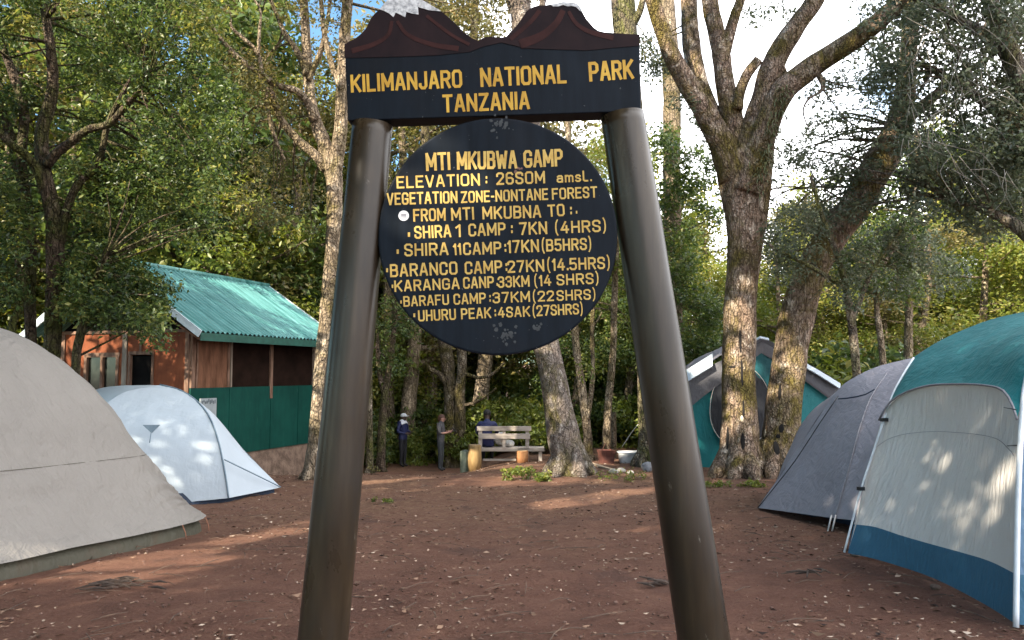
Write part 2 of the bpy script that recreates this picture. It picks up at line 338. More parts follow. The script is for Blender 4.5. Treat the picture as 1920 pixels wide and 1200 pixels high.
# ------------------------------------------------------------------ the park sign
SY = 3.5
def SP(px, py, off=0.0):
    """point on the sign's upright front plane (off > 0 is towards the viewer)"""
    p = P(px, py, SY); return Vector((p.x, p.y-off, p.z))
GL = {  # stroke letters, each stroke a list of points in a unit box; first entry is the width/height ratio
 'A': (.60, [[(0,0),(.42,1),(.58,1),(1,0)], [(.2,.3),(.8,.3)]]),
 'B': (.56, [[(0,0),(0,1),(.7,1),(.95,.9),(.95,.64),(.7,.54),(0,.54)], [(.7,.54),(1,.43),(1,.11),(.75,0),(0,0)]]),
 'C': (.56, [[(1,.72),(1,.88),(.75,1),(.25,1),(0,.86),(0,.14),(.25,0),(.75,0),(1,.12),(1,.28)]]),
 'E': (.52, [[(1,1),(0,1),(0,0),(1,0)], [(0,.52),(.85,.52)]]),
 'F': (.52, [[(1,1),(0,1),(0,0)], [(0,.52),(.85,.52)]]),
 'G': (.58, [[(1,.76),(1,.88),(.75,1),(.25,1),(0,.86),(0,.14),(.25,0),(.75,0),(1,.12),(1,.46),(.55,.46)]]),
 'H': (.58, [[(0,0),(0,1)], [(1,0),(1,1)], [(0,.5),(1,.5)]]),
 'I': (.0, [[(.5,0),(.5,1)]]),
 'J': (.46, [[(1,1),(1,.14),(.72,0),(.28,0),(0,.14),(0,.24)]]),
 'K': (.60, [[(0,0),(0,1)], [(1,1),(.08,.42)], [(.34,.58),(1,0)]]),
 'L': (.50, [[(0,1),(0,0),(1,0)]]),
 'M': (.74, [[(0,0),(0,1),(.5,.25),(1,1),(1,0)]]),
 'N': (.60, [[(0,0),(0,1),(1,0),(1,1)]]),
 'O': (.58, [[(.5,1),(.22,1),(0,.86),(0,.14),(.22,0),(.78,0),(1,.14),(1,.86),(.78,1),(.5,1)]]),
 'P': (.55, [[(0,0),(0,1),(.72,1),(1,.88),(1,.58),(.72,.46),(0,.46)]]),
 'R': (.57, [[(0,0),(0,1),(.72,1),(1,.88),(1,.60),(.72,.49),(0,.49)], [(.55,.49),(1,0)]]),
 'S': (.55, [[(1,.76),(1,.88),(.75,1),(.25,1),(0,.88),(0,.66),(.2,.55),(.8,.45),(1,.34),(1,.12),(.75,0),(.25,0),(0,.12),(0,.24)]]),
 'T': (.58, [[(0,1),(1,1)], [(.5,1),(.5,0)]]),
 'U': (.57, [[(0,1),(0,.14),(.22,0),(.78,0),(1,.14),(1,1)]]),
 'V': (.60, [[(0,1),(.46,0),(.54,0),(1,1)]]),
 'W': (.84, [[(0,1),(.22,0),(.5,.75),(.78,0),(1,1)]]),
 'Z': (.55, [[(0,1),(1,1),(0,0),(1,0)]]),
 '1': (.16, [[(0,.8),(1,1),(1,0)]]),
 '2': (.54, [[(0,.74),(0,.88),(.25,1),(.75,1),(1,.88),(1,.64),(0,0),(1,0)]]),
 '3': (.54, [[(0,.80),(.05,.90),(.28,1),(.72,1),(1,.88),(1,.64),(.75,.54),(.4,.54)], [(.75,.54),(1,.42),(1,.12),(.72,0),(.28,0),(0,.12),(0,.22)]]),
 '4': (.58, [[(1,.27),(0,.27),(.6,1)], [(.74,.62),(.74,0)]]),
 '5': (.54, [[(.95,1),(.08,1),(.03,.55),(.7,.6),(1,.46),(1,.14),(.75,0),(.25,0),(0,.14)]]),
 '6': (.55, [[(.95,.86),(.75,1),(.25,1),(0,.86),(0,.14),(.25,0),(.75,0),(1,.14),(1,.42),(.75,.54),(.12,.54)]]),
 '7': (.54, [[(0,1),(1,1),(.35,0)]]),
 '8': (.55, [[(.3,.54),(.05,.64),(.05,.9),(.3,1),(.7,1),(.95,.9),(.95,.64),(.7,.54),(.3,.54)], [(.3,.54),(0,.42),(0,.12),(.28,0),(.72,0),(1,.12),(1,.42),(.7,.54)]]),
 '(': (.16, [[(1,1.22),(.25,.95),(0,.5),(.25,.05),(1,-.22)]]),
 ')': (.16, [[(0,1.22),(.75,.95),(1,.5),(.75,.05),(0,-.22)]]),
 ':': (.0, [[(.5,.18),(.5,.30)], [(.5,.68),(.5,.80)]]),
 '.': (.0, [[(.5,0),(.5,.06)]]),
 '-': (.2, [[(0,.45),(1,.45)]]),
 '*': (.0, [[(.5,.28),(.5,.52)]]),
 'a': (.52, [[(.06,.56),(.28,.66),(.75,.66),(.95,.54),(.95,0)], [(.95,.38),(.25,.38),(0,.28),(0,.1),(.25,0),(.7,0),(.95,.14)]]),
 'm': (.72, [[(0,0),(0,.66)], [(0,.52),(.2,.66),(.4,.62),(.5,.5),(.5,0)], [(.5,.52),(.7,.66),(.9,.62),(1,.5),(1,0)]]),
 's': (.46, [[(.95,.55),(.7,.66),(.25,.66),(.03,.54),(.1,.4),(.9,.26),(1,.12),(.75,0),(.25,0),(0,.1)]]),
 'l': (.40, [[(0,1.05),(0,.12),(.3,0),(1,0)]]),
 ' ': (.40, []),
}
def ribbon(pts, hw):
    """flat mitred outline of a stroke; returns left and right points"""
    L = []; R_ = []
    n = len(pts); closed = n > 3 and (pts[0]-pts[-1]).length < 1e-6
    for i in range(n):
        a = pts[i-1] if i > 0 else (pts[-2] if closed else None); b = pts[i+1] if i < n-1 else (pts[1] if closed else None)
        d1 = (pts[i]-a).normalized() if a is not None else None; d2 = (b-pts[i]).normalized() if b is not None else None
        if d1 is None: d1 = d2
        if d2 is None: d2 = d1
        n1 = Vector((-d1.y, d1.x)); n2 = Vector((-d2.y, d2.x)); m = n1+n2
        if m.length < 0.35: m = n1*1.0; k = 1.0
        else:
            m.normalize(); k = min(1.5, 1/max(0.3, m.dot(n1)))
        L.append(pts[i]+m*hw*k); R_.append(pts[i]-m*hw*k)
    return L, R_
def split_sharp(pts):
    out = [[pts[0]]]
    for i in range(1, len(pts)):
        out[-1].append(pts[i])
        if i < len(pts)-1:
            a = (pts[i]-pts[i-1]).normalized(); b = (pts[i+1]-pts[i]).normalized()
            if a.dot(b) < .35: out.append([pts[i]])
    return out
def lettering(mb, text, p0, p1, h, weight=0.165, lift=0.0012, gap=0.16):
    """write text between two baseline pixels p0 -> p1 (left edge to right edge), cap height h pixels"""
    wt = weight*h
    adv = []; x = 0.0
    for ch in text:
        w = GL[ch][0]*h*0.95
        adv.append((x, w)); x += w+wt+gap*h*(0.6 if ch in ':.*' else 1)
    total = x-gap*h
    span = math.hypot(p1[0]-p0[0], p1[1]-p0[1]); k = span/total
    ex = Vector((p1[0]-p0[0], p1[1]-p0[1])).normalized(); ey = Vector((ex.y, -ex.x))
    cnt = 0
    for ch, (ax_, w) in zip(text, adv):
        for st in GL[ch][1]:
            pts = []
            for (u, v) in st:
                if GL[ch][0] == 0: X = 0.0
                else: X = u*w
                pts.append(Vector(((ax_+wt/2+X)*k, wt/2+v*(h-wt))))
            hw = wt/2*(0.72 if ch in '()' else 1.0)*(1.25 if ch == '*' else 1.0)
            # square ends reach half a stroke further
            for pts in split_sharp(pts):
                if len(pts) > 1 and not (len(pts) > 3 and (pts[0]-pts[-1]).length < 1e-6):
                    e0 = (pts[0]-pts[1]).normalized(); e1 = (pts[-1]-pts[-2]).normalized()
                    pts = [p.copy() for p in pts]
                    pts[0] = pts[0]+e0*hw*0.9; pts[-1] = pts[-1]+e1*hw*0.9
                Lq, Rq = ribbon(pts, hw); z = lift+0.0002*(cnt % 7); cnt += 1; vs = []
                for q in Lq+Rq:
                    pp = Vector(p0)+ex*q.x+ey*q.y; vs.append(SP(pp.x, pp.y, z))
                n = len(Lq); mb.add(vs, [(i, i+1, n+i+1, n+i) for i in range(n-1)])

def build_sign():
    # materials
    m, nt, b, out = newmat('navy painted board')
    v = coords(nt, (1, 1, 0.12)); v2 = coords(nt); g = noise(nt, v, 18, 6, 0.6); bl = noise(nt, v2, 3.2, 6, 0.65)
    c = ramp(nt, [(0.3, (.0025, .0045, .008)), (0.7, (.007, .011, .018))], g)
    c = mixc(nt, ramp(nt, [(0.5, (0, 0, 0)), (0.75, (.5, .5, .5))], bl), c, (.010, .009, .010))
    sc = ramp(nt, [(0.655, (0, 0, 0)), (0.74, (.75, .75, .75))], noise(nt, v2, 7.5, 9, 0.75, 0.6))
    c = mixc(nt, sc, c, (.045, .052, .060))
    sp = ramp(nt, [(0.70, (0, 0, 0)), (0.735, (.9, .9, .9))], noise(nt, v2, 60, 3, 0.5))
    c = mixc(nt, sp, c, (.10, .10, .10))
    nt.links.new(c, b.inputs['Base Color']); b.inputs['Roughness'].default_value = 0.5; b.inputs['Specular IOR Level'].default_value = 0.10
    bump(nt, b, g, 0.25, 0.003); navy = m
    yel = simple('yellow sign paint', (.34, .18, .018), (.56, .34, .045), 9, 0.55, 0.1, 0.002, lo=.3, hi=.7, spec=0.3)
    cream = simple('faded yellow sign paint', (.38, .225, .045), (.56, .39, .115), 22, 0.6, 0.1, 0.002, lo=.3, hi=.7, spec=0.3)
    maroon = simple('maroon mountain paint', (.008, .005, .007), (.018, .0095, .011), 7, 0.6, 0.2, 0.003, (1, 1, .6), spec=.1)
    redbr = simple('red brown ridge paint', (.024, .009, .009), (.042, .015, .014), 10, 0.6, 0.2, 0.003, spec=.1)
    snow = simple('grey snow paint', (.16, .17, .19), (.55, .56, .58), 60, 0.8, 0.3, 0.003, lo=.3, hi=.6)
    m, nt, b, out = newmat('weathered pole paint')
    v = coords(nt, (1, 1, 0.10)); v2 = coords(nt, (1, 1, .5)); g = noise(nt, v, 14, 7, 0.6); q = noise(nt, v2, 3, 7, 0.65)
    c = ramp(nt, [(0.3, (.013, .0085, .005)), (0.55, (.029, .0195, .0110)), (0.75, (.052, .037, .022))], g)
    c = mixc(nt, ramp(nt, [(0.45, (0, 0, 0)), (0.72, (.6, .6, .6))], q), c, (.018, .016, .014))
    sc = ramp(nt, [(0.65, (0, 0, 0)), (0.72, (.6, .6, .6))], noise(nt, coords(nt, (1, 1, .22)), 15, 7, 0.75, 1.0))
    c = mixc(nt, sc, c, (.21, .19, .165))
    nt.links.new(c, b.inputs['Base Color']); b.inputs['Roughness'].default_value = 0.34; b.inputs['Specular IOR Level'].default_value = 0.34
    nt.links.new(ramp(nt, [(0.3, (.22, .22, .22)), (0.7, (.42, .42, .42))], q), b.inputs['Roughness']); bump(nt, b, g, 0.25, 0.004); pole = m

    gl = SP(577, 1425); base = Vector((SP(968, 1425).x, SY+0.06, gz(0, SY)))
    root = thing('park_sign', 'tall camp sign on two leaning poles, mountain shaped header, round navy board, yellow writing', 'sign', base)
    for (a, bt, r0, r1) in (((694, 226), (577, 1440), 39, 48), ((1170, 208), (1362, 1440), 42, 50)):
        pa = SP(*a); pb = SP(*bt); pa.y += 0.060; pb.y += 0.060
        mb = MB(); k = SY/FPX
        mb.tube([pa, pa.lerp(pb, .33), pa.lerp(pb, .66), pb], [r0*k, (r0*.67+r1*.33)*k, (r0*.33+r1*.67)*k, r1*k], 40, 0.05, 0.012, seed=int(a[0]), freq=2.0)
        mb.build('pole', pole, root, True)
    # header board
    top = [(646,84),(657,77),(668,72),(679,62),(687,53),(692,42),(697,33),(704,25),(712,18),(722,6),(733,-6),(744,-14),(757,-18),(768,-16),(779,-7),(792,1),(806,9),(828,22),(842,34),(853,44),(863,54),(871,62),(883,71),(896,77),(904,73),(912,70),(922,69),(931,70),(940,71),(949,69),(957,61),(965,53),(974,42),(981,31),(987,22),(993,17),(1001,13),(1009,11),(1020,11),(1031,9),(1043,7),(1056,4),(1068,5),(1077,6),(1084,9),(1089,16),(1093,25),(1099,36),(1106,44),(1113,52),(1121,58),(1133,61),(1146,62),(1172,64),(1199,65)]
    outline = top+[(1202,208),(652,226)]
    def plate(poly, z0, z1, name, mat, parent):
        mb = MB(); n = len(poly)
        vs = [SP(x, y, z1) for x, y in poly]+[SP(x, y, 0)+Vector((0, -z0, 0)) for x, y in poly]
        # keep the back the same size as the front
        for i in range(n): vs[i] = Vector((vs[n+i].x, SY-z1, vs[n+i].z))
        mb.add(vs, [tuple(range(n)), tuple(range(n, 2*n))[::-1]]+[(i, (i+1) % n, n+(i+1) % n, n+i) for i in range(n)])
        return mb.build(name, mat, parent)
    head = plate(outline, -0.118, 0.0, 'header_board', navy, root)
    bv = head.modifiers.new('edge', 'BEVEL'); bv.width = 0.004; bv.segments = 2; bv.limit_method = 'ANGLE'
    mtn = top+[(1199,86),(1150,90),(1100,95),(1040,93),(985,91),(940,80),(905,88),(880,98),(820,104),(740,107),(646,109)]
    mt = plate(mtn, 0.0005, 0.0030, 'painted_mountains', maroon, head)
    sn = plate([(712,18),(722,6),(733,-6),(744,-14),(757,-18),(768,-16),(779,-7),(792,1),(806,9),(828,22),(816,21),(805,20),(794,17),(784,14),(785,28),(772,26),(762,23),(760,33),(750,28),(742,24),(738,33),(730,26),(722,22)], 0.0032, 0.0055, 'snow_cap', snow, head)
    sn2 = plate([(1031,9),(1043,7),(1056,4),(1068,5),(1077,6),(1084,9),(1089,16),(1093,25),(1086,20),(1080,14),(1072,12),(1064,13),(1056,10),(1046,13),(1037,13)], 0.0032, 0.0055, 'snow_cap', snow, head)
    def bandp(pts, w, name='ridge_band', mat=redbr):
        C = catmull([(p[0], p[1], 0) for p in pts], 14); L, R_ = ribbon([Vector((c[0], c[1])) for c in C], 1.0)
        out = []
        for i, c in enumerate(C):
            t = i/(len(C)-1); ww = w[0]+(w[1]-w[0])*t
            out.append((c, ww))
        Lp = [Vector((c[0], c[1]))+(Lq-Vector((c[0], c[1]))).normalized()*ww for (c, ww), Lq in zip(out, L)]
        Rp = [Vector((c[0], c[1]))+(Rq-Vector((c[0], c[1]))).normalized()*ww for (c, ww), Rq in zip(out, R_)]
        return [(p.x, p.y) for p in Lp+Rp[::-1]]
    for pts, w in (([(1056,20),(1042,45),(1015,68),(975,84)], (5, 9)), ([(1012,20),(998,38),(980,55),(957,74)], (4, 4)), ([(1066,22),(1080,44),(1105,60),(1150,72)], (3, 5)), ([(735,40),(728,66),(700,84),(660,96)], (3, 5)), ([(745,40),(765,66),(810,84),(860,92)], (3, 5)), ([(800,30),(825,50),(850,68),(880,84)], (3, 3))):
        plate(bandp(pts, w), 0.0032, 0.0044, 'ridge_band', redbr, head)
    for (s, a, b_, h) in (('KILIMANJARO', (659, 174), (866.5, 164.5), 34), ('NATIONAL', (902, 163.5), (1062, 156.5), 36), ('PARK', (1106, 153.5), (1188, 148), 37), ('TANZANIA', (831, 211.5), (993, 205), 34)):
        t = MB(); lettering(t, s, a, b_, h, .155); t.build('lettering', yel, head)
    # round board between the poles
    cx, cy, r = 933.5, 441.0, 227.0; n = 128
    ctr = SP(cx, cy); R = r*SY/FPX
    mb = MB(); prof = [(0, .0), (R-0.010, .0), (R-0.003, .002), (R, .008), (R, .045), (R-0.004, .05), (0, .05)]
    vs = []; fs = []
    for (rr, d) in prof[1:-1]:
        for k in range(n): an = 2*math.pi*k/n; vs.append((ctr.x+rr*math.cos(an), SY+d, ctr.z+rr*1.0*math.sin(an)))
    m_ = len(prof)-2
    for j in range(m_-1):
        for k in range(n): fs.append((j*n+k, j*n+(k+1) % n, (j+1)*n+(k+1) % n, (j+1)*n+k))
    fs.append(tuple(range(n))); fs.append(tuple((m_-1)*n+k for k in range(n))[::-1]); mb.add(vs, fs)
    disk = mb.build('round_board', navy, root)
    lines = [('MTI',(800,321),(844,319),34),('MKUBWA',(858,318.6),(969,316),34),('GAMP',(983,315),(1055,312),33),
     ('ELEVATION',(744,353.7),(900,348),23),(':',(905,347),(913,347),20),('26SOM',(931,347),(1022,344),23.5),('amsl',(1044,343),(1103,340.5),20),('.',(1104,340),(1109,340),20),
     ('VEGETATION',(726,385),(857.6,381),23),('ZONE-NONTANE',(865,381),(1027.7,375),22),('FOREST',(1035.5,374.6),(1120,370.7),21.5),
     ('FROM',(775.6,416),(835.5,414),24),('MTI',(846.7,414),(889,412),24),('MKUBNA',(905,411.6),(1014.6,408.4),24),('TO',(1027.7,407),(1059,405),23),(':',(1064,405.5),(1072,405.2),21),
     ('*',(1076,404),(1082,403.8),14),
     ('*',(758,449),(768,449),22),('SHIRA',(777.7,448),(846,445),24),('1',(853,445),(865.4,444.6),24),('CAMP',(879,443.6),(948,441),24),(':',(953,440.8),(961,440.6),22),('7KN',(974,441),(1026,439),24),('(4HRS)',(1040.7,438.5),(1137,434.5),23),
     ('*',(737,481),(747,481),22),('SHIRA',(758.6,481),(841,478.5),24),('11',(850.6,479),(865,478),22),('CAMP',(869,478.5),(940,476.5),23.5),(':',(941,476),(949,475.6),22),('17KN',(952,475),(1010.7,472.5),24),('(B5HRS)',(1016,472),(1109,468.6),23),
     ('*',(717,515),(727,515),20),('BARANCO',(732,520),(858,514.7),24.5),('CAMP',(872,514.7),(941.7,512),24),(':',(943,512),(951,511.6),22),('27KN',(952,512),(1020.6,509),23),('(14.5HRS)',(1026,508.5),(1144,504),23),
     ('*',(729,544),(737,544),17),('KARANGA',(740,547.5),(862,542),21.5),('CANP',(869,541.6),(926,539.7),22),('*',(927,539),(933,539),14),('33KM',(934,540),(993,537.5),21.5),('(14',(1002,537.5),(1034,535.8),21),('SHRS)',(1044,535.5),(1123,532),21),
     ('*',(745,573),(753,573),16),('BARAFU',(757,575.4),(842,571.5),20),('CAMP',(851,571.5),(911,569),20.5),(':',(913,569),(920,568.8),19),('37KM',(924,569),(994,566),20.5),('(22',(999,566),(1039,564.5),20),('SHRS)',(1044,564.4),(1117,561.5),20),
     ('*',(769,599),(778,599),19),('UHURU',(784.7,602.8),(855,599.6),21),('PEAK',(865,598.9),(921,596.4),20.5),(':',(923,596.4),(930,596),19),('4SAK',(934,596),(994,593.6),20),('(27SHRS)',(999,593.4),(1093,589),20.5)]
    for (s, a, b_, h) in lines:
        t = MB(); lettering(t, s, a, b_, h, 0.148); t.build('lettering', cream, disk)
    # small round sticker
    st = SP(757, 404.5); mb = MB()
    vs = [(st.x+0.0235*math.cos(k*math.pi/14), SY-0.0015, st.z+0.0235*math.sin(k*math.pi/14)) for k in range(28)]
    vs += [(x, SY-0.0004, z) for x, y, z in vs]
    mb.add(vs, [tuple(range(28)), tuple(range(28, 56))[::-1]]+[(i, (i+1) % 28, 28+(i+1) % 28, 28+i) for i in range(28)])
    stk = mb.build('sticker', simple('pale sticker', (.55, .55, .58), (.66, .66, .7), 20, .5), disk); stk['label'] = 'small round white sticker on the navy board'
    mb = MB()
    for dz in (-.006, .0005, .006): mb.box((st.x, SY-0.0020, st.z+dz), (.024 if dz else .028, .0006, .0034))
    mb.build('sticker_print', simple('grey sticker print', (.10, .10, .12), None, 5, .6, 0), stk)
    # scuffed paint patches, where other stickers were peeled off
    rnd = random.Random(5)
    def scuff(cx_, cy_, rx, ry, n_, name, mat):
        mb = MB()
        for k in range(n_):
            x0 = cx_+rnd.gauss(0, rx*.5); y0 = cy_+rnd.gauss(0, ry*.5); q = 1.2+rnd.random()*3.2; m0 = rnd.randint(5, 8)
            zz = 0.0006+0.00006*k
            mb.add([SP(x0+q*(.6+.6*rnd.random())*math.cos(2*math.pi*i/m0), y0+q*(.6+.8*rnd.random())*math.sin(2*math.pi*i/m0), zz) for i in range(m0)], [tuple(range(m0))])
        return mb.build(name, mat, disk)
    gr = simple('scuffed grey paint', (.014, .017, .021), (.034, .038, .042), 40, .7, 0)
    scuff(934, 236, 22, 16, 26, 'scuff_mark', gr); scuff(946, 627, 28, 16, 34, 'scuff_mark', gr); scuff(1010, 612, 12, 8, 9, 'scuff_mark', gr)
    scuff(970, 317, 9, 6, 10, 'scuff_mark', simple('bare pinkish wood', (.10, .05, .04), (.17, .085, .07), 30, .8, 0))
    return root
build_sign()

# ------------------------------------------------------------------ the green roofed house
def build_house():
    C0 = Vector((-6.7, 16.5, 0)); d = Vector((.3206, .9472, 0)); l = Vector((-.9472, .3206, 0)); up = Vector((0, 0, 1))
    zf = -.21; ze = 2.50; Wd = 3.6; Ld = 4.7
    Hp = lambda u, v, z: C0+d*u+l*v+up*z
    Mh = Matrix((d, l, up)).transposed()
    orange = None
    m, nt, b, out = newmat('orange plywood wall'); v = coords(nt); g = noise(nt, coords(nt, (1, 1, .25)), 9, 7, .65); q = noise(nt, v, 1.7, 6, .65, .5)
    c = mixc(nt, 0.5, ramp(nt, [(.3, (.115, .032, .014)), (.7, (.255, .076, .032))], g), ramp(nt, [(.35, (.08, .025, .012)), (.65, (.26, .080, .033))], q))
    nt.links.new(c, b.inputs['Base Color']); b.inputs['Roughness'].default_value = .8; b.inputs['Specular IOR Level'].default_value = .15; bump(nt, b, g, .2, .01); orange = m
    m, nt, b, out = newmat('green painted sheet wall'); v = coords(nt); g = noise(nt, coords(nt, (1, 1, .18)), 7, 7, .65); q = noise(nt, v, 1.4, 6, .6)
    c = mixc(nt, 0.5, ramp(nt, [(.3, (.003, .032, .025)), (.7, (.005, .064, .048))], g), ramp(nt, [(.35, (.003, .03, .024)), (.65, (.008, .062, .048))], q))
    st = ramp(nt, [(.66, (0, 0, 0)), (.72, (.6, .6, .6))], noise(nt, coords(nt, (1, 1, .12)), 20, 4, .6)); c = mixc(nt, st, c, (.04, .10, .08))
    nt.links.new(c, b.inputs['Base Color']); b.inputs['Roughness'].default_value = .6; b.inputs['Specular IOR Level'].default_value = .12; bump(nt, b, g, .15, .01); green = m
    brown = simple('brown board', (.085, .040, .022), (.18, .085, .05), 9, .8, .2, .01, (1, 1, .2), spec=.12)
    trim = simple('weathered trim', (.09, .048, .03), (.22, .135, .095), 12, .8, .2, .006, (1, 1, .2), spec=.15)
    pale = simple('pale post', (.13, .095, .07), (.25, .20, .15), 9, .75, .2, .006, (1, 1, .2))
    mesh = simple('dark insect mesh', (.010, .006, .0045), (.020, .011, .008), 3, .9, .3, .004, bscale=120, spec=.04)
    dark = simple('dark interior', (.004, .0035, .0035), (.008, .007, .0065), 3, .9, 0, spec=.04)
    stone = simple('stone plinth', (.10, .065, .045), (.22, .15, .11), 5, .9, .5, .04)
    glass, nt, b, out = newmat('window glass'); b.inputs['Base Color'].default_value = (.012, .013, .011, 1); b.inputs['Roughness'].default_value = .12; b.inputs['Specular IOR Level'].default_value = .35
    barge = simple('pale blue bargeboard', (.40, .47, .50), (.58, .64, .66), 6, .6, .1, .004)
    fascia = simple('green fascia', (.008, .05, .036), (.014, .08, .06), 8, .5, .1, .004)
    m, nt, b, out = newmat('teal roof sheet'); v = coords(nt, (1, 1, 1)); g = noise(nt, coords(nt, (1, 1, 1)), 2.1, 7, .65, .4)
    # pale streaks painted as highlights down the slope (house-local v axis)
    tc = nt.nodes.new('ShaderNodeTexCoord'); dv = [nt.nodes.new('ShaderNodeVectorMath') for _ in range(2)]; cb = nt.nodes.new('ShaderNodeCombineXYZ')
    for q_, ax_, k_, sk in ((dv[0], d, 6.5, 'X'), (dv[1], l, .35, 'Y')):
        q_.operation = 'DOT_PRODUCT'; nt.links.new(tc.outputs['Object'], q_.inputs[0]); q_.inputs[1].default_value = tuple(ax_*k_); nt.links.new(q_.outputs['Value'], cb.inputs[sk])
    s_ = noise(nt, cb.outputs[0], 1.2, 6, .65)
    c = mixc(nt, .5, ramp(nt, [(.3, (.018, .125, .115)), (.7, (.060, .25, .235))], g), ramp(nt, [(.32, (.012, .085, .08)), (.66, (.24, .48, .46))], s_))
    nt.links.new(c, b.inputs['Base Color']); b.inputs['Roughness'].default_value = .38; b.inputs['Metallic'].default_value = .15; roofm = m

    root = thing('camp_hut', 'wooden hut with a teal corrugated roof, orange end wall and dark green side wall', 'hut', Hp(0, 0, gz(C0.x, C0.y)))
    def hb(name, u0, u1, v0, v1, z0, z1, mat, parent=root):
        mb = MB(); mb.box(Hp((u0+u1)/2, (v0+v1)/2, (z0+z1)/2), (abs(u1-u0), abs(v1-v0), abs(z1-z0)), M=Mh); return mb.build(name, mat, parent)
    hb('plinth', 0.03, Ld-.03, 0.03, Wd-.03, -1.6, zf, stone)
    # side wall: green sheets below, boarding and mesh above
    hb('green_wall', 0, Ld, 0, .08, zf, 1.29, green)
    for u in (1.24, 2.75, 3.9):
        mb = MB(); mb.box(Hp(u, -.004, (zf+1.29)/2), (.03, .012, 1.29-zf-.02), M=Mh); mb.build('sheet_joint', green, root)
    hb('side_boarding', .12, 1.2, .012, .07, 1.29, ze, brown)
    hb('mesh_screen', 1.28, 2.70, .03, .05, 1.29, ze, mesh); hb('mesh_screen', 2.80, 4.55, .03, .05, 1.29, ze, mesh)
    for u, w, mt in ((.055, .11, trim), (.17, .05, trim), (1.18, .07, trim), (1.27, .05, pale), (2.75, .10, trim), (4.62, .12, pale)):
        z0 = 1.293 if u != 2.75 else 1.0
        hb('wall_post', u-w/2, u+w/2, -.012, .085, z0, ze, mt)
    hb('top_plate', -.02, Ld+.02, -.02, .09, ze, ze+.12, trim)
    # far end and back walls
    hb('end_wall', Ld-.08, Ld, .085, Wd, zf, ze, orange); hb('back_wall', .085, Ld-.085, Wd-.08, Wd, zf, ze, orange)
    # orange end wall facing the clearing, with a window and a doorway
    for (v0, v1, z0, z1) in ((0.085, 1.01, zf, ze), (1.01, 1.62, 2.0, ze), (1.62, 1.92, zf, ze), (1.92, 2.88, 2.0, ze), (1.92, 2.88, zf, .85), (2.88, Wd, zf, ze)):
        hb('orange_wall', 0.0, .08, v0, v1, z0, z1, orange)
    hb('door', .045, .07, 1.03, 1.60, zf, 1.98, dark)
    fr = hb('door_frame', -.022, .05, 1.60, 1.66, zf, 2.0, trim); hb('door_frame', -.022, .05, .97, 1.03, zf, 2.0, trim); hb('door_frame', -.024, .05, .97, 1.66, 2.0, 2.07, trim)
    wn = hb('window', .04, .055, 1.97, 2.86, .87, 1.96, glass)
    for (v0, v1, z0, z1) in ((1.92, 1.99, .85, 2.0), (2.81, 2.88, .85, 2.0), (1.90, 2.90, 1.95, 2.05), (1.90, 2.90, .80, .87), (2.36, 2.42, .87, 1.95)):
        hb('window_frame', -.025, .06, v0, v1, z0, z1, trim, wn)
    for v, w, mt in ((1.76, .12, pale), (.10, .10, trim), (1.33, .05, trim), (3.5, .1, trim)):
        z0 = zf if v != 1.33 else 2.075
        hb('wall_post', -.030, .0, v-w/2, v+w/2, z0, ze-.04, mt)
    hb('top_plate', -.034, .02, -.02, Wd+.02, ze-.035, ze+.03, trim)
    # near-black panel put in for the shade of the open gable
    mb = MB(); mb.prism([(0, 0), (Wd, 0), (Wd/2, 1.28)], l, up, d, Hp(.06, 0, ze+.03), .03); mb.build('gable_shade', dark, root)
    # roof: two corrugated slopes
    ov = .62; u0, u1 = -.5, Ld+.32; zr = 4.03; zeav = 2.45; rf = None
    n = 330
    def slope(sign):
        mb = MB(); g0 = []
        for t in np.linspace(0, 1, 9):
            row = []
            for i in range(n+1):
                u = u0+(u1-u0)*i/n; vv = Wd/2-sign*(Wd/2+ov)*t*1.0 if sign > 0 else Wd/2+(Wd/2+ov)*t
                z = zr+(zeav-zr)*t-.015*math.sin(t*math.pi)+.022*math.sin(2*math.pi*u/.15)+.006*mnoise.noise(Vector((u*.7, t*2, 3)))
                row.append(Hp(u, vv, z))
            g0.append(row)
        low = [[p-up*.012 for p in r] for r in g0]
        mb.grid(g0); mb.grid(low[::-1]); return mb.build('roof_sheet', roofm, root, True)
    slope(1); slope(-1)
    mb = MB(); mb.tube([Hp(u0-.02, Wd/2, zr+.0), Hp(u1+.02, Wd/2, zr+.0)], [.07, .07], 10); mb.build('ridge_cap', roofm, root, True)
    sl = math.atan2(zr-zeav, Wd/2+ov); Ls = math.hypot(zr-zeav, Wd/2+ov)
    for uu in (u0+.01, u1-.01):
        for sg in (1, -1):
            a = Hp(uu, Wd/2, zr-.06); e = Hp(uu, Wd/2-sg*(Wd/2+ov), zeav-.06); ax = (e-a).normalized(); nz_ = d.cross(ax)
            mb = MB(); mb.box((a+e)/2, (.03, Ls-.02, .15), M=Matrix((d, ax, nz_)).transposed()); mb.build('bargeboard', barge, root)
    hb('fascia', u0+.03, u1-.03, -ov-.005, -ov+.02, zeav-.19, zeav-.03, fascia)
    mb = MB(); mb.prism([(-ov+.03, zeav-.19), (.05, ze+.10), (.05, ze+.13), (-ov+.03, zeav-.15)], l, up, d, Hp(u0+.05, 0, 0), u1-u0-.1); mb.build('soffit', brown, root)
    # white notice board leaning against the green wall, above the white tent
    q = Hp(.42, -.10, .86)
    nb = thing('notice_board', 'small white notice board with dark print fixed to the green hut wall', 'notice board', q)
    mb = MB(); mb.box(q, (.50, .03, .42), M=Mh); mb.build('panel', simple('white notice panel', (.22, .25, .26), (.30, .33, .34), 5, .5, .05), nb)
    mb = MB(); rr = random.Random(3)
    for i in range(9):
        mb.box(q+d*(-.2+.05*i)-l*.017+up*(.12+.05*rr.random()), (.025+.015*rr.random(), .004, .04+.05*rr.random()), M=Mh)
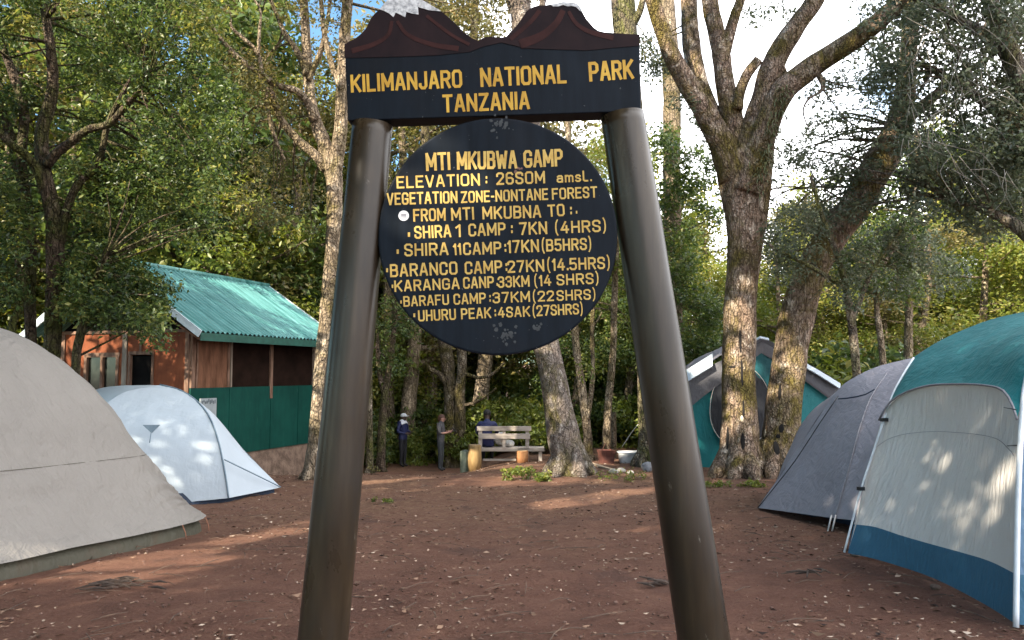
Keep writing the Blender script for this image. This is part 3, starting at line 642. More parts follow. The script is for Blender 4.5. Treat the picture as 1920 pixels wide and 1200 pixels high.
    mb.build('print', simple('notice print', (.08, .10, .11), None, 5, .6, 0), nb)
    return root
build_house()
# ------------------------------------------------------------------ tents
def fabric(name, col, var=0.12, rough=.62, bs=.35, trans=.12, dirt=None, wr=(7, 2.2, 2.2)):
    m, nt, b, out = newmat(name); v = coords(nt); q = noise(nt, v, 1.3, 6, .6, .4); w = noise(nt, coords(nt, wr, rot=(.3, .5, .6)), 1.5, 4, .55, 1.3); w2 = noise(nt, coords(nt, (3, 9, 3), rot=(.5, .2, -.7)), 1.7, 3, .5, 1.0)
    c = ramp(nt, [(.3, tuple(x*(1-var) for x in col)), (.7, tuple(min(1, x*(1+var)) for x in col))], q)
    if dirt:
        sp = nt.nodes.new('ShaderNodeSeparateXYZ'); nt.links.new(v, sp.inputs[0])
        c = mixc(nt, ramp(nt, [(.52, (0, 0, 0)), (.72, (.55, .55, .55))], noise(nt, v, 2.6, 8, .7, .5)), c, dirt)
    nt.links.new(c, b.inputs['Base Color']); b.inputs['Roughness'].default_value = rough; b.inputs['Specular IOR Level'].default_value = .35
    rg = nt.nodes.new('ShaderNodeTexNoise'); rg.noise_type = 'RIDGED_MULTIFRACTAL'; rg.inputs['Scale'].default_value = .9; rg.inputs['Detail'].default_value = 3; rg.inputs['Distortion'].default_value = .5
    nt.links.new(coords(nt, wr, rot=(.5, -.35, .25)), rg.inputs['Vector'])
    mk = nt.nodes.new('ShaderNodeMath'); mk.operation = 'MULTIPLY'; nt.links.new(rg.outputs['Fac'], mk.inputs[0]); nt.links.new(ramp(nt, [(.42, (0, 0, 0)), (.6, (.35, .35, .35))], q), mk.inputs[1])
    a0 = nt.nodes.new('ShaderNodeMath'); a0.operation = 'ADD'; nt.links.new(w, a0.inputs[0]); nt.links.new(mk.outputs[0], a0.inputs[1])
    ad = nt.nodes.new('ShaderNodeMath'); ad.operation = 'ADD'; nt.links.new(a0.outputs[0], ad.inputs[0]); nt.links.new(w2, ad.inputs[1])
    n1 = bump(nt, b, ad.outputs[0], bs, .05)
    n2 = nt.nodes.new('ShaderNodeBump'); n2.inputs['Strength'].default_value = .12; n2.inputs['Distance'].default_value = .004
    nt.links.new(noise(nt, v, 55, 3, .6), n2.inputs['Height']); nt.links.new(n1.outputs['Normal'], n2.inputs['Normal']); nt.links.new(n2.outputs['Normal'], b.inputs['Normal'])
    if trans:
        t = nt.nodes.new('ShaderNodeBsdfTranslucent'); nt.links.new(c, t.inputs['Color']); mx = nt.nodes.new('ShaderNodeMixShader'); mx.inputs[0].default_value = trans
        nt.links.new(b.outputs[0], mx.inputs[1]); nt.links.new(t.outputs[0], mx.inputs[2]); nt.links.new(mx.outputs[0], out.inputs['Surface'])
    return m
M['f_taupe'] = fabric('taupe fly sheet', (.216, .199, .180), .06, bs=.5, dirt=None)
M['f_olive'] = fabric('olive tent floor', (.062, .058, .040), .2, dirt=(.09, .055, .036))
M['f_white'] = fabric('pale blue white fly sheet', (.44, .50, .555), .05, bs=.18)
M['f_greyblue'] = fabric('grey blue trim cloth', (.16, .22, .27), .1)
M['f_navy'] = fabric('navy tent cloth', (.018, .030, .055), .2)
M['f_teal'] = fabric('teal tent cloth', (.010, .155, .165), .15)
M['f_tealdark'] = fabric('dark teal tent cloth', (.008, .085, .10), .15)
M['f_grey'] = fabric('grey fly sheet', (.255, .238, .262), .07)
M['f_silver'] = fabric('silver grey cloth', (.60, .565, .535), .05, bs=.45, wr=(1.5, 6.0, .7))
M['f_blue'] = fabric('steel blue skirt cloth', (.040, .125, .20), .12)
M['f_dkmesh'] = fabric('dark door mesh', (.018, .019, .024), .2, trans=0)
M['white_pole'] = simple('white tent pole', (.62, .63, .66), (.74, .75, .78), 8, .4, 0)
M['black_clip'] = simple('black clip', (.012, .012, .014), None, 8, .4, 0)
M['cord'] = simple('pale cord', (.55, .53, .48), (.65, .63, .6), 30, .7, 0)

def surf(rows, nu, nv, bulge=None, wrinkle=0.0, wf=1.0, seed=0, closed=False):
    """smooth grid through rows of points; wrinkle pushes it in and out along its normal"""
    R_ = [catmull(r, nu) for r in rows]; A = np.array(R_)           # rows x nu x 3
    cols = [catmull(A[:, i, :], nv) for i in range(nu)]; g = np.array(cols).transpose(1, 0, 2)
    return fold(g, wrinkle, wf, seed)
def fold(g, wrinkle, wf=1.0, seed=0):
    if wrinkle:
        du = np.gradient(g, axis=1); dv = np.gradient(g, axis=0); n = np.cross(du, dv); n /= np.linalg.norm(n, axis=2)[:, :, None]+1e-9
        out = g.copy(); o = Vector((seed*7.7, seed*3.3, seed))
        nv, nu = g.shape[:2]
        for j in range(nv):
            e = min(1, 4*min(j, nv-1-j)/nv+.15)
            for i in range(nu):
                p = Vector(g[j, i])*wf+o
                h = mnoise.noise(p*1.3)+.6*mnoise.noise(Vector((p.x*4, p.y*4, p.z*1.4)))+.3*mnoise.noise(Vector((p.x*9, p.y*9, p.z*3.5)))
                out[j, i] += n[j, i]*wrinkle*h*e
        g = out
    return [[Vector(p) for p in r] for r in g]
def sheet(name, g, mat, parent, closed=False):
    mb = MB(); mb.grid(g, closed); return mb.build(name, mat, parent, True)
def line(name, pts, r, mat, parent, segs=6, step=.12):
    mb = MB(); mb.tube(pts, [r]*len(pts), segs, step); return mb.build(name, mat, parent, True)
def dome_ring(c, ang, ha, hb, rho, ex, z, n=120, warp=None):
    """superellipse ring round c; ang = heading of the long axis"""
    out = []
    for k in range(n):
        t = 2*math.pi*k/n; ct, st = math.cos(t), math.sin(t)
        x = ha*rho*math.copysign(abs(ct)**(2/ex), ct); y = hb*rho*math.copysign(abs(st)**(2/ex), st)
        wx = c[0]+x*math.sin(ang)+y*math.cos(ang); wy = c[1]+x*math.cos(ang)-y*math.sin(ang)
        out.append((wx, wy, z))
    return out

def tent_left():
    c = (-6.22, 8.40); ang = math.atan2(.34, .94); ha, hb = 2.42, 2.15; H = 2.42
    root = thing('dome_tent', 'large taupe dome tent with an olive floor, nearest on the left', 'tent', (c[0], c[1], gz(*c)))
    prof = [(1.0, .065), (.93, .13), (.86, .235), (.77, .40), (.665, .60), (.53, .79), (.41, .90), (.28, .965), (.14, .995), (.001, 1.0)]
    P2 = catmull([(a, b, 0) for a, b in prof], 110); g = []
    for (rho, h, _) in P2:
        ex = 2.3+3.2*max(0, 1-h)**1.3
        r = dome_ring(c, ang, ha, hb, max(rho, .002), ex, 0, 320)
        g.append([(x, y, gz(x, y)*(1-h)+gz(*c)*h+H*h) for x, y, z in r])
    g = np.array(g); G2 = []
    for j, row in enumerate(g):
        rr = []
        for i, p in enumerate(row):
            h = P2[j][1]; k = 2*math.pi*i/len(row)
            cx_ = abs(math.sin(2*k))**3                       # panels sag between the poles
            dirv = Vector((p[0]-c[0], p[1]-c[1], 0)); dn = dirv.normalized() if dirv.length > 1e-4 else Vector((0, 0, 0))
            q = Vector(p)-dn*.05*(1-cx_)*math.sin(math.pi*min(1, h*1.1))
            s = p[0]*math.sin(ang)+p[1]*math.cos(ang)
            rad = Vector((s*1.5, p[2]*.8, k*2))
            q += dn*(.026*mnoise.noise(Vector((s*2.2, h*2, 1)))+.05*max(0, .7-abs(p[0]+4.1)-abs(p[1]-9.6)*.6)*math.sin(math.atan2(p[0]+4.0, h*2.4+.02)*34)*(h > .08)+.010*mnoise.noise(Vector((s*6+h*5, h*6, 4)))+.006*mnoise.noise(Vector((s*11-h*9, h*12, 9)))+.034*max(0, mnoise.noise(Vector((s*1.1, h*2.2, 21)))+.25)*(1-2*abs(mnoise.noise(Vector((s*7+h*9, h*5-s*1.5, 31)))))+.020*max(0, .8-abs(h-.3)*4)*(1-2*abs(mnoise.noise(Vector((s*9-h*7, h*6, 41))))))
            # hem lifts a little between pegs
            if h < .25: q.z += .05*(.25-h)*4*max(0, mnoise.noise(Vector((s*1.1, 2, 2))))
            rr.append(q)
        G2.append(rr)
    sheet('fly_sheet', G2, M['f_taupe'], root, True)
    g = []
    for h, rho in ((-.02, .985), (.02, .980), (.05, .965), (.075, .93), (.095, .88)):
        g.append([Vector((x, y, gz(x, y)+H*h)) + Vector((0, 0, 0)) for x, y, z in dome_ring(c, ang, ha, hb, rho, 5.2, 0)])
    g2 = [[p+Vector((.018*mnoise.noise(p*5), .018*mnoise.noise(p*5+Vector((3, 3, 3))), 0)) for p in r] for r in g]
    sheet('tent_floor', g2, M['f_olive'], root, True)
    # horizontal seam and pegging loops
    j = min(range(len(P2)), key=lambda q: abs(P2[q][1]-.385)); ring = G2[j]
    line('seam', [p+Vector(((p.x-c[0])*.002, (p.y-c[1])*.002, 0)) for p in ring[::4]]+[ring[0]], .0028, M['f_olive'], root, 5, None)
    for k in (18, 44, 66):
        p = G2[0][k*1]; pp = Vector((p.x, p.y, p.z)); e = Vector((p.x+.07, p.y-.04, gz(p.x, p.y)-.03))
        line('peg_loop', [pp, pp.lerp(e, .5)+Vector((.01, 0, .01)), e], .006, simple('orange webbing', (.22, .09, .05), None, 5, .8, 0), root)
    # peg loop seen half way along the hem
    return root
tent_left()

def ribs_to_grid(ribs, nv, per, sag=0.0, closed=True, smooth=0.35):
    """ribs run ground -> crown; stretched cloth between them"""
    R_ = [catmull(r, nv) for r in ribs]; n = len(R_); cols = []
    for i in range(n if closed else n-1):
        a, b = R_[i], R_[(i+1) % n]; p0 = R_[(i-1) % n] if closed or i > 0 else a; p3 = R_[(i+2) % n] if closed or i+2 < n else b
        for k in range(per):
            t = k/per; lin = a*(1-t)+b*t
            cat = .5*((2*a)+(-p0+b)*t+(2*p0-5*a+4*b-p3)*t*t+(-p0+3*a-3*b+p3)*t**3)
            q = lin*(1-smooth)+cat*smooth
            if sag:
                mid = (a+b)/2; cen = np.mean([r for r in R_], axis=0)
                q = q+(cen-q)*(sag*4*t*(1-t))
            cols.append(q)
    if not closed: cols.append(R_[-1])
    return np.array(cols).transpose(1, 0, 2)     # nv x nu x 3

def tent_white():
    top = P(300, 722, 13.2)
    pp = lambda L: [P(*q) for q in L]
    A = pp([(428, 934, 12.05), (421, 885, 12.15), (408, 825, 12.35), (391, 780, 12.6), (366, 750, 12.9), (335, 731, 13.1)])
    Tp = pp([(527, 914, 13.7), (497, 885, 13.6), (452, 838, 13.5), (415, 792, 13.4), (384, 762, 13.3), (345, 736, 13.2)])
    Lf = pp([(110, 965, 11.6), (128, 870, 11.8), (165, 790, 12.2), (215, 746, 12.6), (258, 729, 12.9)])
    Bl = [Vector((-8.3, 13.6, gz(-8.3, 13.6)+.05)), Vector((-8.15, 13.6, .5)), Vector((-7.7, 13.5, 1.05)), Vector((-6.9, 13.4, 1.36))]
    Bb = [Vector((-6.4, 15.2, gz(-6.4, 15.2)+.05)), Vector((-6.35, 15.0, .5)), Vector((-6.2, 14.4, 1.05)), Vector((-6.05, 13.8, 1.36))]
    root = thing('dome_tent', 'smaller white dome tent with a pointed porch, in front of the green hut wall', 'tent', (top.x, top.y, gz(top.x, top.y)))
    for r in (A, Tp, Lf, Bl, Bb): r.append(top)
    g = ribs_to_grid([Lf, A], 60, 40, .02, False, 0); sheet('fly_sheet', fold(g, .012, 1.4, 3), M['f_white'], root)
    g = ribs_to_grid([A, Tp], 60, 26, -.03, False, 0); sheet('porch', fold(g, .008, 1.8, 5), M['f_white'], root)
    g = ribs_to_grid([Tp, Bb, Bl, Lf], 40, 16, .0, False, .3); sheet('rear_fly', fold(g, .01, 1.4, 4), M['f_white'], root)
    cen = Vector((top.x, top.y, 0))
    out = lambda p, k: p+Vector((p.x-cen.x, p.y-cen.y, .15)).normalized()*k
    line('pole_sleeve', [out(p, .010) for p in A], .013, M['f_greyblue'], root)
    line('guy_strap', [out(P(419, 862, 12.15), .03), P(527, 914, 13.68)+Vector((0, -.02, .01))], .010, M['f_greyblue'], root)
    # dark inner tent under the raised hem
    pa = pp([(200, 958, 11.6), (300, 950, 11.75), (385, 944, 12.0), (426, 945, 12.2), (470, 935, 12.9), (515, 922, 13.55)])
    low = [Vector((p.x, p.y, gz(p.x, p.y)-.03)) for p in pa]; hi = [p+Vector((-.05, .10, .16)) for p in pa]
    sheet('inner_tent', surf([low, hi], 40, 4), M['f_navy'], root)
    # small grey blue vent tab and its strap
    mb = MB(); a = [out(P(268, 797, 11.95), .03), out(P(299, 797, 12.0), .03), out(P(284, 812, 11.95), .035)]
    for k in range(3): pass
    # find the cloth depth under the tab by intersecting with the left panel rib mean
    mb.add(a+[p+Vector((0, .03, 0)) for p in a], [(0, 1, 2), (3, 5, 4), (0, 3, 4, 1), (1, 4, 5, 2), (2, 5, 3, 0)]); mb.build('vent_tab', M['f_greyblue'], root)
    line('tab_strap', [out(P(284, 810, 11.95), .035), out(P(281, 830, 11.85), .03)], .007, M['f_greyblue'], root)
    return root
tent_white()

def tent_far():
    pp = lambda L: [P(*q) for q in L]; Y0 = 18.0
    arch = [(1252, 878), (1262, 805), (1281, 735), (1335, 678), (1385, 650), (1425, 634), (1465, 650), (1512, 680), (1575, 722), (1592, 805), (1604, 878)]
    fr = [P(x, y, Y0) for x, y in arch]; root = thing('cabin_tent', 'big teal and grey tent standing behind the forked tree trunk', 'tent', Vector((P(1425, 878, 19.5).x, 19.6, gz(5.9, 19.6))))
    fr[0].z = gz(fr[0].x, Y0); fr[-1].z = gz(fr[-1].x, Y0)
    rows = []
    for k, (dy, s) in enumerate(((.02, 1), (.9, 1.01), (1.8, 1.0), (2.7, .97), (3.4, .9))):
        cx_ = P(1428, 700, Y0).x; rows.append([Vector((cx_+(p.x-cx_)*s*(1+dy*.02), Y0+dy, gz(p.x, Y0)+(p.z-gz(p.x, Y0))*(s if k else 1))) for p in fr])
    sheet('roof_fly', surf(rows, 90, 40, wrinkle=.02, seed=2), M['f_grey'], root)
    def flat(poly, name, mat, dy, bulge=0.0):
        pts = [P(x, y, Y0) for x, y in poly]
        mb = MB(); n = len(pts); c = sum(pts, Vector())/n
        rings = 7; vs = []
        for r in range(rings):
            t = 1-r/rings
            for q in pts: v = c+(q-c)*t; vs.append(Vector((v.x, Y0+dy-bulge*(1-t*t)+.01*mnoise.noise(v*2.5), v.z)))
        vs.append(c+Vector((0, dy-bulge, 0)))
        fs = [(r*n+i, r*n+(i+1) % n, (r+1)*n+(i+1) % n, (r+1)*n+i) for r in range(rings-1) for i in range(n)]+[((rings-1)*n+i, (rings-1)*n+(i+1) % n, rings*n) for i in range(n)]
        mb.add(vs, fs); return mb.build(name, mat, root, True)
    def smooth_poly(poly, k=6):
        c = catmull([(x, y, 0) for x, y in poly+poly[:1]], len(poly)*k); return [(p[0], p[1]) for p in c[:-1]]
    front = flat([(1254, 878), (1266, 800), (1284, 742), (1335, 686), (1385, 658), (1425, 642), (1465, 658), (1510, 688), (1568, 730), (1588, 805), (1600, 878)], 'front_wall', M['f_teal'], .06, .10)
    flat([(1390, 690), (1425, 640), (1462, 690), (1455, 735), (1395, 735)], 'gable_panel', M['f_tealdark'], -.06, .03)
    dpoly = [(1385+54*math.cos(a)*(1 if math.cos(a) < 0 else 1.15), 772-88*math.sin(a) if math.sin(a) > 0 else 772-66*math.sin(a)) for a in [2*math.pi*k/40 for k in range(40)]]
    dr = flat(dpoly, 'door_mesh', M['f_dkmesh'], -.085, .02)
    line('door_piping', [P(x, y, Y0-.10) for x, y in dpoly]+[P(*dpoly[0], Y0-.10)], .007, M['f_silver'], dr)
    f_shade = fabric('slate grey fly cloth', (.115, .112, .125), .1)  # grey fly cloth darkened in its colour to stand for shade
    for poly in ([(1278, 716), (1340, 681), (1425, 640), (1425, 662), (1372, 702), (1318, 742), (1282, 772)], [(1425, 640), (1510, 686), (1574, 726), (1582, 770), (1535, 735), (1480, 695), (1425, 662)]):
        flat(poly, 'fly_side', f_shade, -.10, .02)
    # pale edges of the fly, rolled forward
    def strip(a, name='fly_edge'):
        mb = MB(); up_ = [P(x, y, Y0-.05) for x, y, w in a]; lo_ = [P(x, y+w, Y0-.26) for x, y, w in a]; k = len(a)
        vs = up_+lo_+[p+Vector((0, .02, -.02)) for p in up_+lo_]
        fs = [(i, i+1, k+i+1, k+i) for i in range(k-1)]+[(2*k+i, 3*k+i, 3*k+i+1, 2*k+i+1) for i in range(k-1)]+[(i, 2*k+i, 2*k+i+1, i+1) for i in range(k-1)]+[(k+i, k+i+1, 3*k+i+1, 3*k+i) for i in range(k-1)]
        mb.add(vs, fs); mb.build(name, M['f_white'], root)
    strip([(1274, 702, 22), (1305, 682, 23), (1336, 662, 24)]); strip([(1500, 674, 8), (1540, 697, 9), (1576, 719, 10)])
    strip([(1410, 638, 4), (1425, 630, 4), (1442, 634, 4)])
    line('guy_line', [P(1284, 715, 17.9), P(1200, 792, 18.6), P(1166, 838, 19.0)], .008, M['cord'], root)
    return root
tent_far()

def tent_grey():
    pp = lambda L: [P(*q) for q in L]; top = P(1712, 671, 11.2)
    T_ = pp([(1420, 952, 11.4), (1450, 910, 11.4), (1485, 858, 11.38), (1530, 790, 11.3), (1570, 733, 11.25), (1605, 705, 11.2), (1655, 685, 11.2)])+[top]
    N_ = pp([(1566, 972, 9.6), (1592, 880, 9.85), (1612, 805, 10.1), (1634, 745, 10.5), (1664, 700, 10.9)])+[top]
    E_ = pp([(1690, 985, 9.0), (1700, 880, 9.2), (1706, 790, 9.6), (1710, 715, 10.3)])+[top]
    R1 = [Vector((7.2, 10.2, gz(7.2, 10.2)+.05)), Vector((7.0, 10.3, .55)), Vector((6.5, 10.6, 1.25)), top]
    R2 = [Vector((6.8, 13.0, gz(6.8, 13)+.05)), Vector((6.7, 12.8, .55)), Vector((6.3, 12.3, 1.25)), top]
    F_ = [Vector((4.5, 13.0, gz(4.5, 13)+.05)), Vector((4.55, 12.9, .4)), Vector((4.8, 12.4, 1.1)), top]
    root = thing('dome_tent', 'grey dome tent with a porch tip, between the forked tree and the teal roofed tent', 'tent', Vector((5.3, 11.2, gz(5.3, 11.2))))
    g = ribs_to_grid([T_, N_, E_], 60, 34, .018, False, 0); sheet('fly_sheet', fold(g, .012, 1.6, 8), M['f_grey'], root)
    g = ribs_to_grid([E_, R1, R2, F_, T_], 40, 14, 0, False, .3); sheet('rear_fly', fold(g, .012, 1.4, 9), M['f_grey'], root)
    o = lambda p: p+Vector((-.012, -.012, .004))
    line('pole_sleeve', [o(p) for p in N_[:-1]], .008, fabric('pale grey sleeve cloth', (.27, .255, .275), .06), root)
    line('porch_zip', [P(1421, 952, 11.36), P(1455, 910, 11.25), P(1492, 862, 11.1), P(1536, 795, 10.98), P(1572, 742, 11.0)], .007, M['black_clip'], root)
    line('vent_edge', [P(1572, 748, 10.88), P(1600, 745, 10.7), P(1627, 738, 10.5), P(1640, 730, 10.48)], .010, M['f_navy'], root)
    # navy inner tent showing under the fly
    a = pp([(1475, 965, 11.0), (1530, 976, 10.5), (1575, 990, 9.9), (1600, 1000, 9.6), (1700, 1030, 9.1)])
    low = [Vector((p.x+.12, p.y, gz(p.x, p.y)-.03)) for p in a]; hi = [p+Vector((.18, .05, .26)) for p in low]
    sheet('inner_tent', surf([low, hi], 40, 5, wrinkle=.01), M['f_navy'], root)
    for x in (1552, 1560): line('peg_strap', [P(x+7, 966, 9.6), P(x, 996, 9.5)], .010, M['f_silver'], root)
    return root
tent_grey()

def tent_front():
    pp = lambda L: [P(*q) for q in L]
    root = thing('family_tent', 'large tent with teal roof, pale grey wall and steel blue skirt, nearest on the right', 'tent', Vector((5.2, 7.0, gz(5.2, 7.0))))
    hem = pp([(1590, 1037, 8.05), (1640, 1048, 7.75), (1700, 1066, 7.35), (1750, 1084, 6.95), (1800, 1108, 6.5), (1855, 1138, 6.05), (1906, 1171, 5.6)])
    sk = pp([(1601, 983, 8.12), (1640, 988, 7.84), (1690, 1004, 7.47), (1745, 1020, 7.05), (1800, 1035, 6.62), (1855, 1052, 6.15), (1906, 1077, 5.68)])
    m1 = pp([(1622, 905, 8.16), (1660, 895, 7.95), (1705, 890, 7.62), (1755, 890, 7.2), (1805, 893, 6.75), (1858, 900, 6.25), (1908, 912, 5.76)])
    m2 = pp([(1642, 830, 8.2), (1672, 805, 8.04), (1714, 797, 7.74), (1762, 794, 7.34), (1812, 795, 6.85), (1864, 801, 6.32), (1911, 830, 5.82)])
    ar = pp([(1653, 788, 8.22), (1672, 756, 8.12), (1700, 737, 7.92), (1745, 723, 7.55), (1800, 720, 7.05), (1850, 722, 6.55), (1884, 730, 6.2), (1902, 752, 6.0), (1914, 786, 5.87)])
    sag = lambda r, k: [p+Vector((k*math.sin(math.pi*i/(len(r)-1)), 0, 0)) for i, p in enumerate(r)]
    sheet('skirt', surf([hem, sk], 80, 14, wrinkle=.012, wf=1.5, seed=3), M['f_blue'], root)
    sheet('side_wall', surf([sk, sag(m1, .03), sag(m2, .02), ar], 90, 50, wrinkle=.012, wf=1.2, seed=5), M['f_silver'], root)
    line('wall_seam', [p+Vector((-.012, 0, 0)) for p in surf([sk, sag(m1, .03), sag(m2, .02), ar], 90, 50, wrinkle=.012, wf=1.2, seed=5)[34][2:-2:2]], .0022, M['f_grey'], root)
    # teal roof from its scalloped edge over the ridge and down the far side
    lo = [p+Vector((-.035, -.01, 0)) for p in ar]
    mid = pp([(1674, 735, 8.4), (1697, 706, 8.3), (1730, 688, 8.15), (1775, 670, 7.85), (1822, 656, 7.5), (1866, 645, 7.05), (1898, 640, 6.7), (1920, 640, 6.45), (1945, 650, 6.2)])
    rdg = pp([(1712, 671, 8.75), (1735, 655, 8.75), (1762, 639, 8.7), (1800, 621, 8.6), (1842, 604, 8.4), (1880, 593, 8.2), (1920, 585, 7.95), (1960, 580, 7.7), (2010, 580, 7.4)])
    far1 = [Vector((p.x+.9, p.y+.25, p.z-.25)) for p in rdg]; far2 = [Vector((p.x+1.7, p.y+.5, .7)) for p in rdg]; far3 = [Vector((p.x+2.0, p.y+.6, gz(p.x, p.y)-.02)) for p in rdg]
    sheet('roof', surf([lo, mid, rdg], 90, 44, wrinkle=.016, wf=1.1, seed=6), M['f_teal'], root)
    sheet('rear_roof', surf([rdg, far1, far2, far3], 40, 30, wrinkle=.01, seed=7), M['f_teal'], root)
    line('roof_hem', lo, .010, M['f_grey'], root)
    # end panels: the far end and the one round the corner beside the front pole
    endr = [[hem[-1], hem[-1]+Vector((.6, -.12, -.0)), hem[-1]+Vector((2.6, .1, 0))], [sk[-1], sk[-1]+Vector((.6, -.10, .0)), sk[-1]+Vector((2.55, .15, 0))], [m1[-1], m1[-1]+Vector((.6, -.06, .02)), m1[-1]+Vector((2.4, .25, .1))], [ar[-1], ar[-1]+Vector((.55, .0, .08)), ar[-1]+Vector((2.1, .5, .1))], [mid[-1], mid[-1]+Vector((.5, .2, .15)), mid[-1]+Vector((1.7, .9, .1))]]
    blue2 = fabric('pale blue end cloth', (.13, .22, .33), .08)
    sheet('end_wall', surf(endr[1:], 30, 40, wrinkle=.012, seed=11), blue2, root); sheet('skirt', surf(endr[:2], 30, 8, wrinkle=.01, seed=12), M['f_blue'], root)
    e2 = [[hem[0], hem[0]+Vector((1.2, .5, 0)), hem[0]+Vector((2.6, .3, 0))], [ar[0], ar[0]+Vector((1.0, .5, .1)), ar[0]+Vector((2.2, .3, 0))], [rdg[0], rdg[0]+Vector((.5, .2, 0)), rdg[0]+Vector((1.0, .2, -.2))]]
    sheet('far_end_wall', surf(e2, 24, 24, wrinkle=.01, seed=13), M['f_silver'], root)
    # poles
    line('pole', [P(1583, 1036, 7.98), P(1596, 985, 8.0), P(1615, 915, 8.05), P(1640, 840, 8.1), P(1657, 788, 8.14), P(1676, 735, 8.32), P(1695, 700, 8.5), P(1713, 671, 8.70)], .011, M['white_pole'], root, 8)
    line('pole', [P(1905, 1176, 5.48), P(1906, 1080, 5.52), P(1909, 930, 5.62), P(1915, 800, 5.72), P(1924, 715, 5.85), P(1945, 650, 6.1), P(1985, 600, 6.8), P(2010, 582, 7.36)], .019, M['white_pole'], root, 10)
    for (x, y, Y) in ((1658, 787, 8.12), (1614, 916, 8.04)):
        mb = MB(); mb.box(P(x, y, Y), (.06, .05, .035), rz=.3); mb.build('pole_clip', M['black_clip'], root)
    for (x0, y0, Y0, x1, y1, Y1) in ((1905, 768, 5.75, 1890, 764, 6.05), (1908, 835, 5.7, 1896, 836, 5.95)):
        line('toggle_cord', [P(x0, y0, Y0), P(x1, y1, Y1)+Vector((-.03, 0, 0))], .004, M['black_clip'], root)
    return root
tent_front()

# ------------------------------------------------------------------ people
SKIN = simple('dark brown skin', (.045, .024, .016), (.07, .038, .026), 20, .55, 0)
SKIN2 = simple('tanned skin', (.30, .15, .11), (.38, .20, .15), 20, .55, 0)
def person(label, base, rz, H, joints, zones, mats, extra=None, group=None):
    """joints: name -> (x, y, z, r) in units of body height facing -Y; one continuous skinned body"""
    root = thing('person', label, 'person', base)
    names = list(joints); idx = {n: i for i, n in enumerate(names)}
    me = bpy.data.meshes.new('body'); R3 = Matrix.Rotation(rz, 3, 'Z')
    co = [R3 @ (Vector(joints[n][:3])*H) for n in names]
    me.from_pydata(co, [(idx[a], idx[b]) for a, b in BONES if a in idx and b in idx], []); me.update()
    o = bpy.data.objects.new('body', me); COL.objects.link(o)
    o.modifiers.new('skin', 'SKIN').use_smooth_shade = True
    sv = me.skin_vertices[0].data if me.skin_vertices else None
    if sv is None:
        bm = bmesh.new(); bm.from_mesh(me); bm.verts.layers.skin.verify(); bm.to_mesh(me); bm.free(); sv = me.skin_vertices[0].data
    for i, n in enumerate(names):
        j = joints[n]; r = j[3]*H; sv[i].radius = (r, (j[4] if len(j) > 4 else j[3])*H); sv[i].use_root = (n == 'pelvis')
    sb = o.modifiers.new('sub', 'SUBSURF'); sb.levels = 1; sb.render_levels = 1
    dg = bpy.context.evaluated_depsgraph_get(); dg.update()
    nm = bpy.data.meshes.new_from_object(o.evaluated_get(dg)); bpy.data.objects.remove(o)
    nm.name = 'body'; nm.materials.clear()
    for m in mats: nm.materials.append(m)
    for p in nm.polygons:
        c = (R3.inverted() @ Vector(p.center))/H
        p.material_index = zones(c); p.use_smooth = True
    ob = bpy.data.objects.new('body', nm); COL.objects.link(ob); ob.parent = root
    return root, R3, H
FING = ['thumb', 'index', 'middle', 'ring', 'little']
BONES = [('pelvis', 'waist'), ('waist', 'chest'), ('chest', 'neck'), ('neck', 'head'), ('head', 'crown')]
for s in ('L', 'R'):
    BONES += [('chest', 'sho'+s), ('sho'+s, 'elb'+s), ('elb'+s, 'wri'+s), ('wri'+s, 'pal'+s), ('pelvis', 'hip'+s), ('hip'+s, 'kne'+s), ('kne'+s, 'ank'+s), ('ank'+s, 'toe'+s)]
    for f in FING: BONES += [(('wri' if f == 'thumb' else 'pal')+s, f+s), (f+s, f+'t'+s)]
def hand(j, s, wri, pal, curl):
    """add palm and five bent fingers; wri, pal are points, curl bends the tips"""
    w = Vector(wri); p = Vector(pal); d = (p-w).normalized(); side = d.cross(Vector((0, 1, 0))); 
    if side.length < .2: side = d.cross(Vector((0, 0, 1)))
    side.normalize(); c = Vector(curl)
    j['wri'+s] = tuple(w)+(.015,); j['pal'+s] = tuple(p)+(.017,)
    for f, off, ln in (('index', .016, .030), ('middle', .006, .034), ('ring', -.005, .031), ('little', -.015, .024)):
        a = p+side*off+d*.016; b = a+d*ln*.6+c*ln*.8; j[f+s] = tuple(a)+(.0062,); j[f+'t'+s] = tuple(b)+(.0050,)
    a = w+side*.022+d*.014; j['thumb'+s] = tuple(a)+(.0075,); j['thumbt'+s] = tuple(a+d*.022+side*.008+c*.012)+(.006,)
def base_joints(lean=0):
    j = {'pelvis': (0, 0, .53, .075, .058), 'waist': (0, 0, .61, .068, .052), 'chest': (0, .004, .74, .088, .060), 'neck': (0, 0, .845, .036), 'head': (0, -.012, .895, .050, .056), 'crown': (0, -.008, .955, .044, .048)}
    for s, k in (('L', 1), ('R', -1)):
        j['sho'+s] = (k*.105, .004, .805, .042); j['hip'+s] = (k*.050, 0, .49, .056); j['kne'+s] = (k*.052, -.008, .275, .040); j['ank'+s] = (k*.052, .006, .045, .028); j['toe'+s] = (k*.058, -.075, .018, .020)
    return j
def ellips(mb, c, r, n=16, m=10, lo=0.0, hi=math.pi, R3=None):
    vs = []; 
    for i in range(m+1):
        th = lo+(hi-lo)*i/m
        for k in range(n):
            a = 2*math.pi*k/n; v = Vector((r[0]*math.sin(th)*math.cos(a), r[1]*math.sin(th)*math.sin(a), r[2]*math.cos(th)))
            vs.append((R3 @ v if R3 else v)+Vector(c))
    mb.add(vs, [(i*n+k, i*n+(k+1) % n, (i+1)*n+(k+1) % n, (i+1)*n+k) for i in range(m) for k in range(n)])
